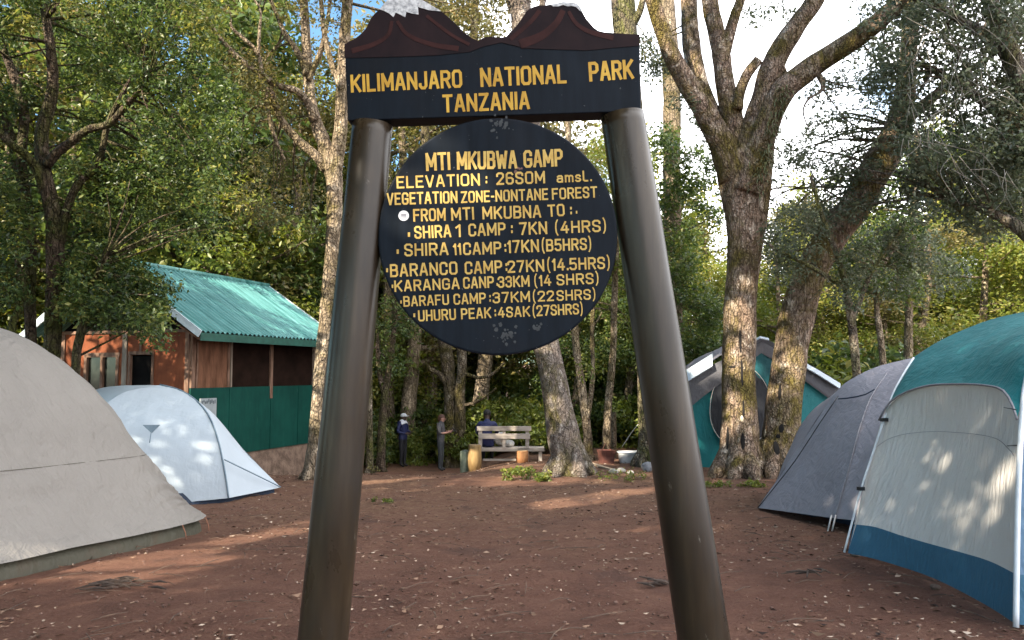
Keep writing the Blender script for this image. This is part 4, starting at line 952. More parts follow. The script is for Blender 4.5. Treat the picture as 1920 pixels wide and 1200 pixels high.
def face_parts(root, R3, H, hc, skin, yaw=0):
    """nose, ears and eyes on the head centre hc (body units)"""
    Ry = R3 @ Matrix.Rotation(yaw, 3, 'Z'); B = Vector(root.location)+R3 @ (Vector(hc)*H)
    at = lambda x, y, z: B+Ry @ (Vector((x, y, z))*H)
    mb = MB(); ellips(mb, at(0, -.057, .004), (.007*H, .010*H, .013*H), 8, 6, R3=Ry); mb.build('nose', skin, root, True)
    for k in (-1, 1):
        mb = MB(); ellips(mb, at(k*.049, .003, .006), (.007*H, .013*H, .018*H), 8, 6, R3=Ry); mb.build('ear', skin, root, True)
        mb = MB(); ellips(mb, at(k*.019, -.052, .018), (.007*H, .004*H, .004*H), 8, 6, R3=Ry); mb.build('eye', EYE, root, True)
    mb = MB(); ellips(mb, at(0, -.054, -.022), (.017*H, .004*H, .004*H), 8, 6, R3=Ry); mb.build('mouth', LIP, root, True)
EYE = simple('dark eye', (.02, .015, .012), None, 5, .3, 0); LIP = simple('lips', (.10, .04, .035), None, 5, .5, 0)
def build_people():
    navy = simple('navy jacket cloth', (.006, .010, .050), (.012, .018, .085), 14, .7, .3, .01); black = simple('black trousers', (.006, .006, .009), (.014, .014, .018), 14, .8, .3, .01)
    boots = simple('dark boots', (.012, .010, .009), None, 9, .7, .1); whitec = simple('white cloth', (.50, .52, .58), (.62, .63, .68), 14, .8, .2, .005)
    # 1: navy jacket, white cap and scarf, hands held in front, facing right
    x, y = P(755, 868, 24.3).x, 24.3; j = base_joints()
    j['elbL'] = (.150, .01, .645, .031); j['elbR'] = (-.150, .01, .645, .031)
    hand(j, 'L', (.075, -.125, .63), (.045, -.150, .635), (-.6, -.3, -.4)); hand(j, 'R', (-.075, -.125, .61), (-.045, -.150, .615), (.6, -.3, -.4))
    def z1(c):
        if c.z > .862: return 0
        if c.y < -.118 and .55 < c.z < .70: return 0
        if c.z < .055: return 3
        return 1 if c.z > .50 else 2
    r1, R3, H = person('standing person in navy jacket with white cap and white scarf, by dark trees', (x, y, gz(x, y)), math.radians(62), 1.66, j, z1, [SKIN, navy, black, boots])
    B = Vector(r1.location); wp = lambda x_, y_, z_: B+R3 @ (Vector((x_, y_, z_))*H)
    mb = MB(); ellips(mb, wp(0, -.010, .930), (.057*H, .064*H, .055*H), 18, 8, 0, math.pi*.55, R3)
    mb.box(wp(0, -.078, .932), (.085*H, .055*H, .008*H), M=R3); mb.build('cap', whitec, r1, True)
    mb = MB(); ring = []
    for zz, rr in ((.872, .046), (.855, .062), (.835, .088), (.812, .112), (.800, .108)):
        ring.append([wp(rr*math.cos(a)*1.05, rr*.72*math.sin(a)+.002, zz-.012*math.cos(a)**2*3*(rr > .08)) for a in [2*math.pi*k/24 for k in range(24)]])
    mb.grid(ring, True); mb.build('scarf', whitec, r1, True)
    face_parts(r1, R3, H, (0, -.012, .895), SKIN)
    # 2: grey shirt, dark trousers, looking at a phone held out to the right
    x, y = P(826, 877, 23.0).x, 23.0; j = base_joints()
    j['head'] = (0, -.026, .892, .050, .056); j['crown'] = (0, -.036, .950, .044, .048)
    j['elbL'] = (.135, -.02, .655, .028); j['elbR'] = (-.135, -.02, .655, .028)
    hand(j, 'L', (.075, -.165, .685), (.055, -.190, .695), (-.4, -.4, .3)); hand(j, 'R', (-.080, -.150, .665), (-.055, -.175, .675), (.4, -.4, .3))
    grey = simple('grey shirt cloth', (.050, .047, .052), (.09, .085, .09), 14, .8, .3, .01); slate = simple('slate trousers', (.028, .032, .036), (.05, .055, .06), 14, .8, .3, .01)
    hair = simple('reddish brown hair', (.05, .02, .012), (.09, .035, .022), 30, .7, .3, .004)
    def z2(c):
        if c.z > .858: return 0
        if c.y < -.06 and .60 < c.z < .74 and abs(c.x) > .03: return 0
        if c.z < .055: return 3
        return 1 if c.z > .52 else 2
    r2, R3, H = person('standing person in grey shirt and slate trousers looking at a phone beside a trunk', (x, y, gz(x, y)), math.radians(78), 1.66, j, z2, [SKIN2, grey, slate, boots])
    B = Vector(r2.location); wp2 = lambda x_, y_, z_: B+R3 @ (Vector((x_, y_, z_))*H)
    mb = MB(); ellips(mb, wp2(0, -.012, .925), (.058*H, .062*H, .058*H), 18, 8, 0, math.pi*.52, R3); ellips(mb, wp2(0, .018, .895), (.050*H, .038*H, .056*H), 14, 8, 0, math.pi, R3); mb.build('hair', hair, r2, True)
    face_parts(r2, R3, H, (0, -.030, .892), SKIN2)
    pc = wp2(.045, -.232, .712)
    ph = thing('phone', 'dark phone held out by the person in the grey shirt', 'phone', pc)
    mb = MB(); Mp = R3 @ Matrix.Rotation(-.7, 3, 'X'); mb.box(pc, (.075, .010, .15), M=Mp); mb.build('case', boots, ph)
    mb = MB(); mb.box(pc+Mp @ Vector((0, .007, 0)), (.066, .003, .135), M=Mp); mb.build('screen', simple('phone glass', (.02, .02, .025), None, 5, .1, 0), ph)
    # 3: seated on the bench, seen from behind
    seat = P(913, 838, 20.05); j = {'pelvis': (0, 0, .06, .085, .065), 'waist': (0, .012, .15, .078, .056), 'chest': (0, .004, .29, .098, .064), 'neck': (0, -.016, .405, .034), 'head': (0, -.038, .452, .049, .055), 'crown': (0, -.034, .512, .044, .048)}
    for s, k in (('L', 1), ('R', -1)):
        j['sho'+s] = (k*.112, -.006, .352, .046); j['hip'+s] = (k*.058, -.04, .045, .058); j['kne'+s] = (k*.065, -.28, .035, .042); j['ank'+s] = (k*.065, -.27, -.185, .028); j['toe'+s] = (k*.07, -.34, -.215, .020)
        j['elb'+s] = (k*.155, -.06, .215, .032); hand(j, s, (k*.09, -.20, .13), (k*.08, -.225, .122), (-k*.3, -.6, -.5))
    def z3(c):
        if c.z > .415: return 0
        if c.y < -.19 and .10 < c.z < .16 : return 0
        if c.z < -.17: return 3
        return 1 if c.z > .075 or c.y > -.05 else 2
    r3, R3, H = person('seated person in dark blue seen from behind, on the wooden bench', seat, math.pi, 1.72, j, z3, [SKIN, navy, black, boots])
    B = Vector(r3.location); mb = MB(); ellips(mb, B+R3 @ (Vector((0, -.028, .492))*H), (.056*H, .062*H, .056*H), 18, 10, 0, math.pi*.62, R3)
    mb.build('hair', simple('black hair', (.006, .005, .005), (.012, .010, .009), 60, .8, .3, .003), r3, True); face_parts(r3, R3, H, (0, -.038, .452), SKIN)
build_people()

# ------------------------------------------------------------------ bench, stumps and camp odds and ends
def build_bench():
    k = 20.0/FPX; wood = simple('greyed bench timber', (.25, .21, .175), (.43, .37, .32), 10, .8, .3, .006, (.2, 1, 1)); Y0 = 20.0
    base = Vector((P(950, 866, Y0).x, Y0, P(950, 866, Y0).z)); base.z = gz(base.x, Y0)
    root = thing('park_bench', 'weathered wooden bench with a slatted back, seen from behind under the trees', 'bench', base)
    def bar(name, x0, y0, x1, y1, Y, dep, mat=wood, parent=root):
        a = P(x0, y0, Y); b = P(x1, y1, Y); mb = MB(); mb.box(((a.x+b.x)/2, Y, (a.z+b.z)/2), (abs(b.x-a.x), dep, abs(b.z-a.z))); o = mb.build(name, mat, parent)
        bv = o.modifiers.new('edge', 'BEVEL'); bv.width = .008; bv.segments = 2; return o
    bar('back_slat', 894, 799, 996, 808, Y0-.05, .035); bar('back_slat', 897, 813, 994, 823, Y0-.05, .035)
    bar('back_post', 897, 799, 904, 840, Y0+.0, .06); bar('back_post', 985, 799, 992, 840, Y0+.0, .06); bar('back_post', 942, 806, 948, 840, Y0+.0, .05)
    bar('seat', 884, 838, 1020, 845, Y0+.22, .42)
    g = lambda x, Y: CY+FPX*0
    for x in (899, 988, 1013):
        a = P(x, 845, Y0+.1); zb = gz(a.x, Y0)-.04; mb = MB(); mb.box((a.x, Y0+.1, (a.z+zb)/2), (.085, .10, a.z-zb)); mb.build('leg', wood, root)
    bar('cross_rail', 905, 860, 985, 864, Y0+.1, .05)
    for (x, yt, r, mat, lb, dy) in ((890, 834, 12, ((.17, .10, .035), (.29, .19, .075)), 'tall yellowish log stump at the left end of the bench', -.35), (979, 845, 11, ((.21, .085, .03), (.34, .16, .06)), 'short orange log stump under the right half of the bench', -.35)):
        p = P(x, yt, Y0+dy); zb = gz(p.x, p.y)-.03; mb = MB(); R = r*k
        mb.tube([(p.x, p.y, zb), (p.x, p.y, zb+(p.z-zb)*.5), (p.x, p.y, p.z-.02), (p.x, p.y, p.z)], [R*1.0, R*1.05, R, R*.93], 20, None, .06, seed=x)
        st = thing('log_stump', lb, 'stump', (p.x, p.y, gz(p.x, p.y))); mb.build('log', simple('cut log '+str(x), mat[0], mat[1], 9, .8, .4, .01, (1, 1, .3)), st, True)
        mb = MB(); mb.tube([(p.x, p.y, p.z-.004), (p.x, p.y, p.z+.004)], [R*.9, R*.9], 20); mb.build('cut_face', simple('cut end '+str(x), (.22, .145, .07), (.32, .22, .12), 30, .8, .1), st)
    p = P(872, 846, 19.9); zb = gz(p.x, p.y); c = thing('green_can', 'greenish metal can standing against the yellowish log stump', 'can', (p.x, p.y, zb))
    mb = MB(); R = .125; mb.tube([(p.x, p.y, zb-.01), (p.x, p.y, zb+.02), (p.x, p.y, p.z-.02), (p.x, p.y, p.z)], [R*.97, R, R, R*.95], 18); mb.build('body', simple('pale green can', (.12, .15, .10), (.24, .27, .20), 8, .5, .1), c, True)
    mb = MB(); mb.tube([(p.x, p.y, p.z), (p.x, p.y, p.z+.03)], [R*.6, R*.55], 14); mb.build('lid', simple('can lid', (.10, .12, .10), None, 8, .5, 0), c, True)
    # pale bundles on the seat
    wp = simple('pale cloth bundle', (.42, .40, .36), (.60, .58, .54), 9, .8, .5, .02)
    for (x, y, rx, ry, lb) in ((938, 822, 13, 13, 'pale lumpy bundle on the bench right beside the seated person'), (955, 834, 10, 7, 'small pale bundle low on the bench seat near its middle')):
        c = P(x, y, Y0+.25); seatz = P(x, 838, Y0+.22).z; mb = MB(); ellips(mb, (0, 0, 0), (rx*k, .16, ry*k), 20, 14)
        mb.v = [tuple(Vector(v)*(1+.16*mnoise.noise(Vector(v)*9+Vector((x, 0, 0))))+Vector((c.x, c.y, max(seatz+ry*k*.9, c.z)))) for v in mb.v]
        o = mb.build('cloth_bundle', wp, None, True, base=(c.x, c.y, seatz)); tag(o, lb, 'bundle')
    # rusty box, fence post, white tub, grey stone
    p = G(1137, 868); k2 = p.y/FPX; r = thing('rusty_bucket', 'rusty red square tin by the thin pale trunks', 'tin', p); mb = MB()
    h = 24*k2; w0, w1 = 11*k2, 14*k2; R2 = Matrix.Rotation(.25, 3, 'Z')
    ring = lambda w, z: [p+R2 @ Vector((sx*w, sy*w, z)) for sx, sy in ((-1, -1), (1, -1), (1, 1), (-1, 1))]
    mb.grid([ring(w0, -.01), ring(w0*1.03, h*.5), ring(w1, h), ring(w1*.88, h), ring(w0*.8, h*.3)], True); rust = simple('rusty red tin', (.05, .015, .011), (.11, .036, .025), 9, .8, .3, .01); mb.build('body', rust, r)
    mb = MB(); a, b_, c_ = ring(w1, h)[0], p+Vector((0, 0, h*1.5)), ring(w1, h)[2]; mb.tube([a, a.lerp(b_, .7)+Vector((0, 0, .03)), b_, c_.lerp(b_, .7)+Vector((0, 0, .03)), c_], [.009]*5, 6, .03); mb.build('handle', rust, r, True)
    b0 = G(1151, 858); t = P(1151, 773, b0.y); mb = MB(); mb.tube([b0-Vector((0, 0, .1)), b0.lerp(t, .5), t], [.075, .072, .068], 10, .1, .06, 4, freq=3); o = mb.build('fence_post', M['bark_pale'], None, True, base=b0); tag(o, 'short upright pale post standing between the thin trunks', 'post')
    p = G(1186, 868); k2 = p.y/FPX; tub = thing('white_tub', 'low white tub lying at the foot of the trunk behind the right pole', 'tub', p); mb = MB(); rings = []
    for (s, z) in ((.86, 0.0), (.94, .10), (.97, .2), (1.0, .26), (.93, .26), (.86, .16), (.8, .06)):
        rings.append([p+Vector((s*.36*math.copysign(abs(math.cos(a))**.6, math.cos(a)), s*.24*math.copysign(abs(math.sin(a))**.6, math.sin(a)), z)) for a in [2*math.pi*q/32 for q in range(32)]])
    mb.grid(rings, True); mb.f.append(tuple(range(6*32, 7*32))); mb.mi.append(0); mb.build('basin', simple('white plastic', (.36, .36, .36), (.50, .50, .50), 7, .45, .1), tub, True)
    mb = MB(); mb.tube(rings[3]+[rings[3][0]], [.016]*33, 6); mb.build('rim', simple('white plastic rim', (.62, .63, .64), None, 7, .4, 0), tub, True)
    def stone(px, py, r, lb, col, sq=.8, seed=0):
        p = G(px, py); k_ = p.y/FPX; mb = MB(); ellips(mb, (0, 0, 0), (r*k_, r*k_*.9, r*k_*sq), 22, 16)
        mb.v = [tuple(Vector(v)*(1+.28*mnoise.noise(Vector(v)*(2.2/(r*k_))*.35+Vector((seed, 1, 2)))+.07*mnoise.noise(Vector(v)*30))+Vector((p.x, p.y, p.z+r*k_*sq*.62))) for v in mb.v]
        o = mb.build('stone', simple('stone '+str(seed), tuple(c*.7 for c in col), tuple(c*1.2 for c in col), 9, .85, .5, .02), None, True, base=p); tag(o, lb, 'stone')
    stone(1213, 883, 11, 'dark and pale grey rounded stone beside the right pole', (.20, .20, .21), 1.0, 1)
    stone(1150, 888, 9, 'left of three pale stones in the weeds beyond the leaning trunk', (.30, .28, .24), .6, 2); stone(1166, 885, 8, 'middle of three pale stones in the weeds beyond the leaning trunk', (.32, .30, .26), .6, 3); stone(1181, 889, 7, 'right of three pale stones in the weeds beyond the leaning trunk', (.30, .28, .25), .6, 4)
    stone(1604, 1043, 8, 'small brown stone near the tent pole foot', (.16, .11, .08), .6, 6); stone(1755, 1104, 9, 'reddish brown stone against the blue skirt of the right tent', (.14, .085, .06), .6, 7)
    # fallen board
    a = G(1105, 872); b_ = G(1150, 882); mb = MB(); mb.box((a+b_)/2+Vector((0, 0, .03)), ((b_-a).length, .10, .035), rz=math.atan2(b_.y-a.y, b_.x-a.x)); o = mb.build('plank', simple('pale split plank', (.34, .24, .15), (.5, .38, .26), 9, .8, .3), None, False, base=a); tag(o, 'pale split plank lying at the foot of the leaning trunk', 'plank')
build_bench()
# ------------------------------------------------------------------ trees
def inpoly(x, y, poly):
    c = False; n = len(poly); j = n-1
    for i in range(n):
        xi, yi = poly[i]; xj, yj = poly[j]
        if (yi > y) != (yj > y) and x < (xj-xi)*(y-yi)/(yj-yi+1e-9)+xi: c = not c
        j = i
    return c
def sample_poly(poly, n, Y0, Y1, rnd, mind=0.0):
    xs = [p[0] for p in poly]; ys = [p[1] for p in poly]; out = []; tries = 0
    while len(out) < n and tries < n*60:
        tries += 1
        x = rnd.uniform(min(xs), max(xs)); y = rnd.uniform(min(ys), max(ys))
        if not inpoly(x, y, poly): continue
        Y = rnd.uniform(Y0, Y1); p = P(x, y, Y)
        if mind and any((p-q).length < mind for q in out): continue
        out.append(p)
    return out
def stems_mesh(stems, segs=12, rough=.10, seed=0, flare=True):
    """stems: list of (pixel points with pixel radius, Y at start, Y at end, grounded)"""
    mb = MB(); paths = []
    for si, (pts, Ya, Yb, grounded) in enumerate(stems):
        n = len(pts); co = []; rad = []
        for i, (x, y, r) in enumerate(pts):
            Y = Ya+(Yb-Ya)*i/max(1, n-1); p = P(x, y, Y)
            co.append(p); rad.append(r*Y/FPX)
        if grounded:
            g = gz(co[0].x, co[0].y); co[0].z = g+.02
            co.insert(0, Vector((co[0].x, co[0].y, g-.25))); rad.insert(0, rad[0]*1.22)
        L = sum((co[i+1]-co[i]).length for i in range(len(co)-1))
        mb.tube(co, rad, segs if max(rad) > .06 else max(6, segs//2), max(.05, min(.2, L/40)), rough, seed+si, True, 1.0/max(.12, max(rad))*.8)
        if grounded and flare and rad[0] > .12:      # root buttresses
            rr = random.Random(seed+si*7); b = co[1]
            for k in range(6):
                a = k*1.05+rr.uniform(-.3, .3); R0 = rad[1]; d = Vector((math.cos(a), math.sin(a), 0)); e = b+d*R0*rr.uniform(1.3, 1.6)
                mb.tube([b+d*R0*.35+Vector((0, 0, R0*1.5)), b+d*R0*.75+Vector((0, 0, R0*.55)), b+d*R0*1.15+Vector((0, 0, R0*.12)), Vector((e.x, e.y, gz(e.x, e.y)-.06))], [R0*.34, R0*.40, R0*.30, R0*.10], 8, R0*.25, .1, k)
        c = catmull([tuple(q)+(r,) for q, r in zip(co, rad)], 24); paths += [(Vector(q[:3]), q[3]) for q in c]
    return mb, paths
def twigs(mb, paths, centers, rnd, rmax=.035, maxd=3.5, prob=1.0, segs=5):
    PA = np.array([tuple(p) for p, r in paths])
    for c in centers:
        if rnd.random() > prob: continue
        d = np.linalg.norm(PA-np.array(tuple(c)), axis=1)
        k = int(np.argmin(d+np.abs(np.random.default_rng(int(rnd.random()*1e6)).normal(size=len(d)))*.5)); D = d[k]
        if D > maxd or D < .1: continue
        a = paths[k][0]; m = a.lerp(c, .5)+Vector((rnd.uniform(-1, 1), rnd.uniform(-1, 1), rnd.uniform(-.4, 1.0)))*D*.14
        r = min(paths[k][1]*.5, rmax, .012+.010*D)
        mb.tube([a, m, c+(c-m)*.2], [r, r*.65, r*.22], segs, D/5)
def key_tree(name, label, stems, bark, leaf, polys, seed, leaf_size=.10, per=260, R=(.35, .7), group=None, cat='tree', segs=14, rough=.10, squash=.8, tint=.45, tvar=.2, twig=1.0, droop=.1, mind=.25, upb=.9, extra=None):
    rnd = random.Random(seed); mb, paths = stems_mesh(stems, segs, rough, seed); cs = []; rs = []; ns = []
    for (poly, n, Y0, Y1) in polys:
        for c in sample_poly(poly, n, Y0, Y1, rnd, mind):
            if c.z < gz(c.x, c.y)+.2: continue
            r = rnd.uniform(*R); cs.append(c); rs.append(r); ns.append(per*(r/((R[0]+R[1])/2))**2)
    twigs(mb, paths, cs, rnd, prob=twig)
    b = None
    for (pts, Ya, Yb, gr) in stems:
        if gr: q = P(pts[0][0], pts[0][1], Ya); b = Vector((q.x, q.y, gz(q.x, q.y))); break
    root = thing(name, label, cat, b, group); t = mb.build('trunk', bark, root, True)
    if cs:
        V, T = leaf_arrays([tuple(c) for c in cs], rs, ns, leaf_size, seed, squash, .35, upb, .5, tint, tvar, droop)
        leaf_object('crown', V, T, leaf, root)
    return root, mb, paths

# --- the dark tree on the left, in front of the hut
key_tree('broadleaf_tree', 'big dark green many stemmed tree, low leaves hanging before the hut roof', [
  ([(92, 905, 20), (95, 760, 16), (98, 640, 15), (103, 540, 16), (104, 470, 16), (100, 400, 15), (82, 320, 13), (78, 250, 12), (98, 175, 11), (95, 90, 9), (80, 0, 7), (70, -90, 5)], 13.5, 13.8, True),
  ([(62, 905, 14), (60, 700, 10), (56, 560, 10), (57, 450, 10), (40, 340, 10), (18, 250, 8), (-20, 150, 7), (-60, 60, 5)], 13.9, 14.4, True),
  ([(93, 385, 10), (70, 320, 9), (48, 290, 8), (20, 270, 7), (-30, 215, 6)], 13.6, 13.0, False),
  ([(88, 310, 9), (108, 285, 9), (135, 265, 8), (165, 243, 7), (205, 232, 7), (235, 200, 6), (260, 170, 5), (285, 140, 3)], 13.6, 13.2, False),
  ([(112, 455, 9), (128, 385, 8), (150, 340, 8), (180, 315, 7), (192, 280, 6), (205, 225, 5), (245, 150, 4), (290, 90, 3)], 13.6, 13.9, False),
  ([(55, 400, 8), (40, 300, 9), (45, 210, 9), (25, 140, 8), (0, 70, 6), (-20, -40, 5)], 13.9, 14.6, False),
  ([(16, 905, 9), (20, 640, 7), (35, 580, 6), (42, 540, 6), (30, 480, 5)], 13.0, 13.2, True),
  ([(138, 905, 9), (142, 690, 8), (150, 630, 8), (158, 590, 7), (170, 540, 5), (200, 480, 4)], 13.2, 13.0, True)],
  M['bark_dark'], M['leaf_dark'], [
  ([(-90, -160), (420, -160), (425, 60), (415, 160), (420, 300), (360, 330), (250, 300), (150, 320), (60, 300), (-90, 330)], 112, 13.7, 16.2), ([(-90, -160), (420, -160), (425, 60), (300, 90), (100, 60), (-90, 80)], 24, 12.6, 13.6), ([(240, 60), (420, 60), (420, 300), (300, 300)], 22, 12.6, 14),
  ([(170, 300), (330, 280), (420, 300), (425, 410), (390, 440), (330, 445), (250, 440), (160, 440), (150, 380)], 40, 12.4, 15.0),
  ([(140, 460), (205, 480), (240, 530), (300, 560), (315, 590), (290, 625), (255, 600), (190, 600), (140, 570)], 58, 12.4, 14.6), ([(180, 500), (300, 520), (330, 570), (260, 590), (180, 580)], 16, 13, 14.6),
  ([(-60, 330), (60, 340), (60, 480), (0, 560), (-60, 560)], 16, 12.6, 14.6)],
  11, .085, 330, (.28, .56), tint=.46, tvar=.26, droop=.25, mind=.42)

# --- pale barked tree left of the sign
key_tree('pale_tree', 'tall pale tree with twisted bare limbs, just left of the left sign pole', [
  ([(590, 893, 22), (596, 820, 18), (603, 700, 15), (612, 600, 14), (621, 500, 14), (627, 400, 15), (627, 340, 16), (622, 300, 17)], 15.6, 15.8, True),
  ([(624, 330, 15), (608, 270, 14), (588, 215, 11), (578, 150, 10), (574, 80, 9), (569, 0, 8), (560, -110, 7)], 15.8, 16.2, False),
  ([(626, 330, 15), (638, 250, 13), (642, 170, 12), (645, 90, 11), (652, 0, 10), (660, -110, 8)], 15.8, 15.5, False),
  ([(612, 318, 11), (590, 290, 9), (556, 260, 8), (528, 225, 7), (512, 180, 6), (508, 160, 5)], 15.8, 15.4, False),
  ([(592, 225, 10), (575, 190, 8), (555, 170, 7), (520, 160, 6), (490, 140, 6), (455, 115, 5), (430, 92, 5), (405, 62, 4), (385, 30, 3), (345, -10, 3)], 15.8, 14.6, False),
  ([(490, 140, 5), (483, 100, 4), (460, 75, 4), (437, 55, 3), (432, 42, 2)], 15.2, 15.0, False),
  ([(484, 105, 3), (486, 60, 3), (488, 20, 2), (470, -10, 2)], 15.1, 15.0, False),
  ([(577, 140, 8), (556, 95, 6), (535, 65, 5), (520, 30, 4), (495, -30, 3)], 15.9, 16.4, False),
  ([(642, 170, 7), (622, 120, 6), (608, 60, 5), (600, -20, 4)], 15.6, 16.2, False),
  ([(578, 150, 6), (600, 100, 5), (612, 50, 4), (622, -20, 3)], 15.9, 16.0, False),
  ([(505, 160, 4), (500, 190, 4), (510, 240, 4), (520, 270, 3), (535, 300, 2)], 15.4, 15.6, False)],
  M['bark_pale'], M['leaf_olive'], [
  ([(430, 90), (520, 120), (560, 200), (540, 250), (470, 210), (425, 160)], 16, 15.0, 17.5),
  ([(440, 240), (540, 290), (600, 340), (600, 460), (520, 470), (450, 420)], 16, 16.5, 19.0),
  ([(660, -120), (900, -120), (900, 40), (840, 30), (770, -20), (700, 10), (660, 40)], 20, 15.5, 18.5),
  ([(530, -80), (640, -80), (650, 60), (600, 90), (540, 20)], 10, 15.0, 17.0),
  ([(330, -150), (520, -150), (500, -20), (420, 10), (350, -20)], 16, 14.2, 16.2)],
  12, .085, 130, (.3, .6), tint=.5, tvar=.22)

# --- two stemmed mossy trunk behind the left of the round board
key_tree('twin_trunk_tree', 'twin stemmed brown mossy tree beside the person in the grey shirt', [
  ([(846, 874, 17), (846, 820, 13), (845, 770, 12), (842, 710, 12), (836, 660, 12), (826, 600, 11), (815, 480, 10), (800, 300, 9), (790, 100, 8), (780, -60, 6)], 24.2, 24.6, True),
  ([(862, 874, 15), (863, 800, 11), (862, 740, 10), (866, 690, 9), (866, 640, 9), (872, 520, 9), (885, 300, 8), (890, 60, 7), (895, -80, 5)], 24.2, 24.0, True),
  ([(838, 720, 6), (822, 700, 5), (806, 692, 4), (800, 682, 3)], 24.3, 24.0, False),
  ([(868, 700, 4), (900, 708, 3), (925, 700, 3), (945, 680, 2)], 24.1, 23.9, False), ([(866, 760, 3), (890, 755, 3), (915, 740, 2), (930, 728, 2)], 24.1, 23.9, False)],
  M['bark_mossy'], M['leaf_olive'], [
  ([(700, -140), (1000, -140), (990, 40), (930, 60), (850, 40), (760, 60)], 30, 22.5, 25.5),
  ([(700, 200), (780, 200), (800, 640), (720, 640)], 12, 23, 25.5)], 13, .11, 140, (.45, .85))

# --- the leaning pale trunk in the middle
key_tree('leaning_tree', 'thick pale grey trunk leaning left behind the round board, right of the bench', [
  ([(1068, 890, 36), (1066, 860, 32), (1058, 820, 31), (1048, 770, 27), (1037, 710, 25), (1026, 650, 24), (1014, 560, 23), (1002, 400, 22), (990, 200, 21), (978, 40, 20), (970, -120, 18)], 16.6, 16.8, True),
  ([(985, 120, 9), (1010, 40, 7), (1030, -60, 5)], 16.7, 16.3, False), ([(980, 60, 10), (950, -20, 8), (930, -120, 6)], 16.7, 17.2, False)],
  M['bark_lean'], M['leaf_olive'], [([(900, -160), (1080, -160), (1060, -30), (1000, -10), (930, 0)], 16, 16, 18.5)], 14, .09, 130, (.35, .7), segs=20, rough=.06)

# --- thin trunks right of the leaning one
key_tree('thin_tree', 'thin pale trunk halfway between the leaning trunk and the rusty tin', [
  ([(1104, 866, 10), (1101, 810, 8), (1094, 750, 8), (1086, 690, 7), (1080, 650, 7), (1074, 540, 6), (1066, 300, 5), (1060, 120, 4)], 20.2, 20.4, True),
  ([(1100, 790, 5), (1108, 740, 5), (1112, 690, 4), (1110, 620, 4), (1116, 500, 3)], 20.2, 20.6, False)], M['bark_pale'], M['leaf_bright'],
  [([(1080, 420), (1190, 420), (1190, 650), (1090, 700)], 14, 20, 22)], 15, .10, 120, (.35, .6))
key_tree('thin_tree', 'pale thin trunk with a bend, right behind the rusty tin', [
  ([(1137, 862, 10), (1138, 800, 8), (1141, 750, 7), (1146, 700, 7), (1150, 650, 6), (1152, 560, 6), (1158, 380, 5), (1160, 200, 4)], 20.6, 20.8, True)], M['bark_pale'], M['leaf_bright'],
  [([(1110, 240), (1150, 240), (1150, 330), (1115, 340)], 6, 20, 23)], 16, .10, 120, (.35, .6))
key_tree('thin_tree', 'dark thin trunk in the shade between the left pole and the capped person', [
  ([(714, 862, 9), (716, 800, 8), (722, 740, 7), (728, 700, 6), (736, 650, 5), (740, 560, 5), (730, 400, 4)], 22.5, 22.6, True), ([(722, 745, 5), (712, 700, 5), (708, 650, 4), (704, 560, 3)], 22.5, 22.8, False)], M['bark_dark'], M['leaf_dark'],
  [([(690, 560), (790, 560), (800, 680), (700, 720)], 14, 22, 24)], 17, .11, 130, (.4, .7))
key_tree('thin_tree', 'pale greyish thin trunk next to the left sign pole in the shade', [([(693, 862, 8), (693, 800, 6), (692, 720, 6), (694, 640, 5), (690, 500, 5)], 22.0, 22.2, True)], M['bark_mid'], M['leaf_dark'], [([(660, 540), (740, 540), (740, 640), (670, 660)], 6, 22, 24)], 18, .11, 120, (.4, .7))

# --- trunk just behind the right pole, showing again above the header board
key_tree('tall_tree', 'tall olive brown trunk partly hidden by the right sign pole', [
  ([(1214, 886, 22), (1213, 830, 17), (1212, 760, 16), (1206, 600, 17), (1196, 400, 19), (1184, 200, 21), (1174, 80, 22), (1168, 0, 23), (1160, -120, 20)], 18.5, 19.0, True),
  ([(1174, 60, 9), (1200, 20, 7), (1215, -60, 5)], 18.9, 18.4, False)], M['bark_mid'], M['leaf_olive'], [([(1060, -180), (1240, -180), (1230, -40), (1180, 20), (1120, -60)], 10, 18, 20), ([(1196, 60), (1240, 60), (1240, 130), (1205, 130)], 3, 18.5, 19.5)], 19, .10, 110, (.35, .6), segs=16)

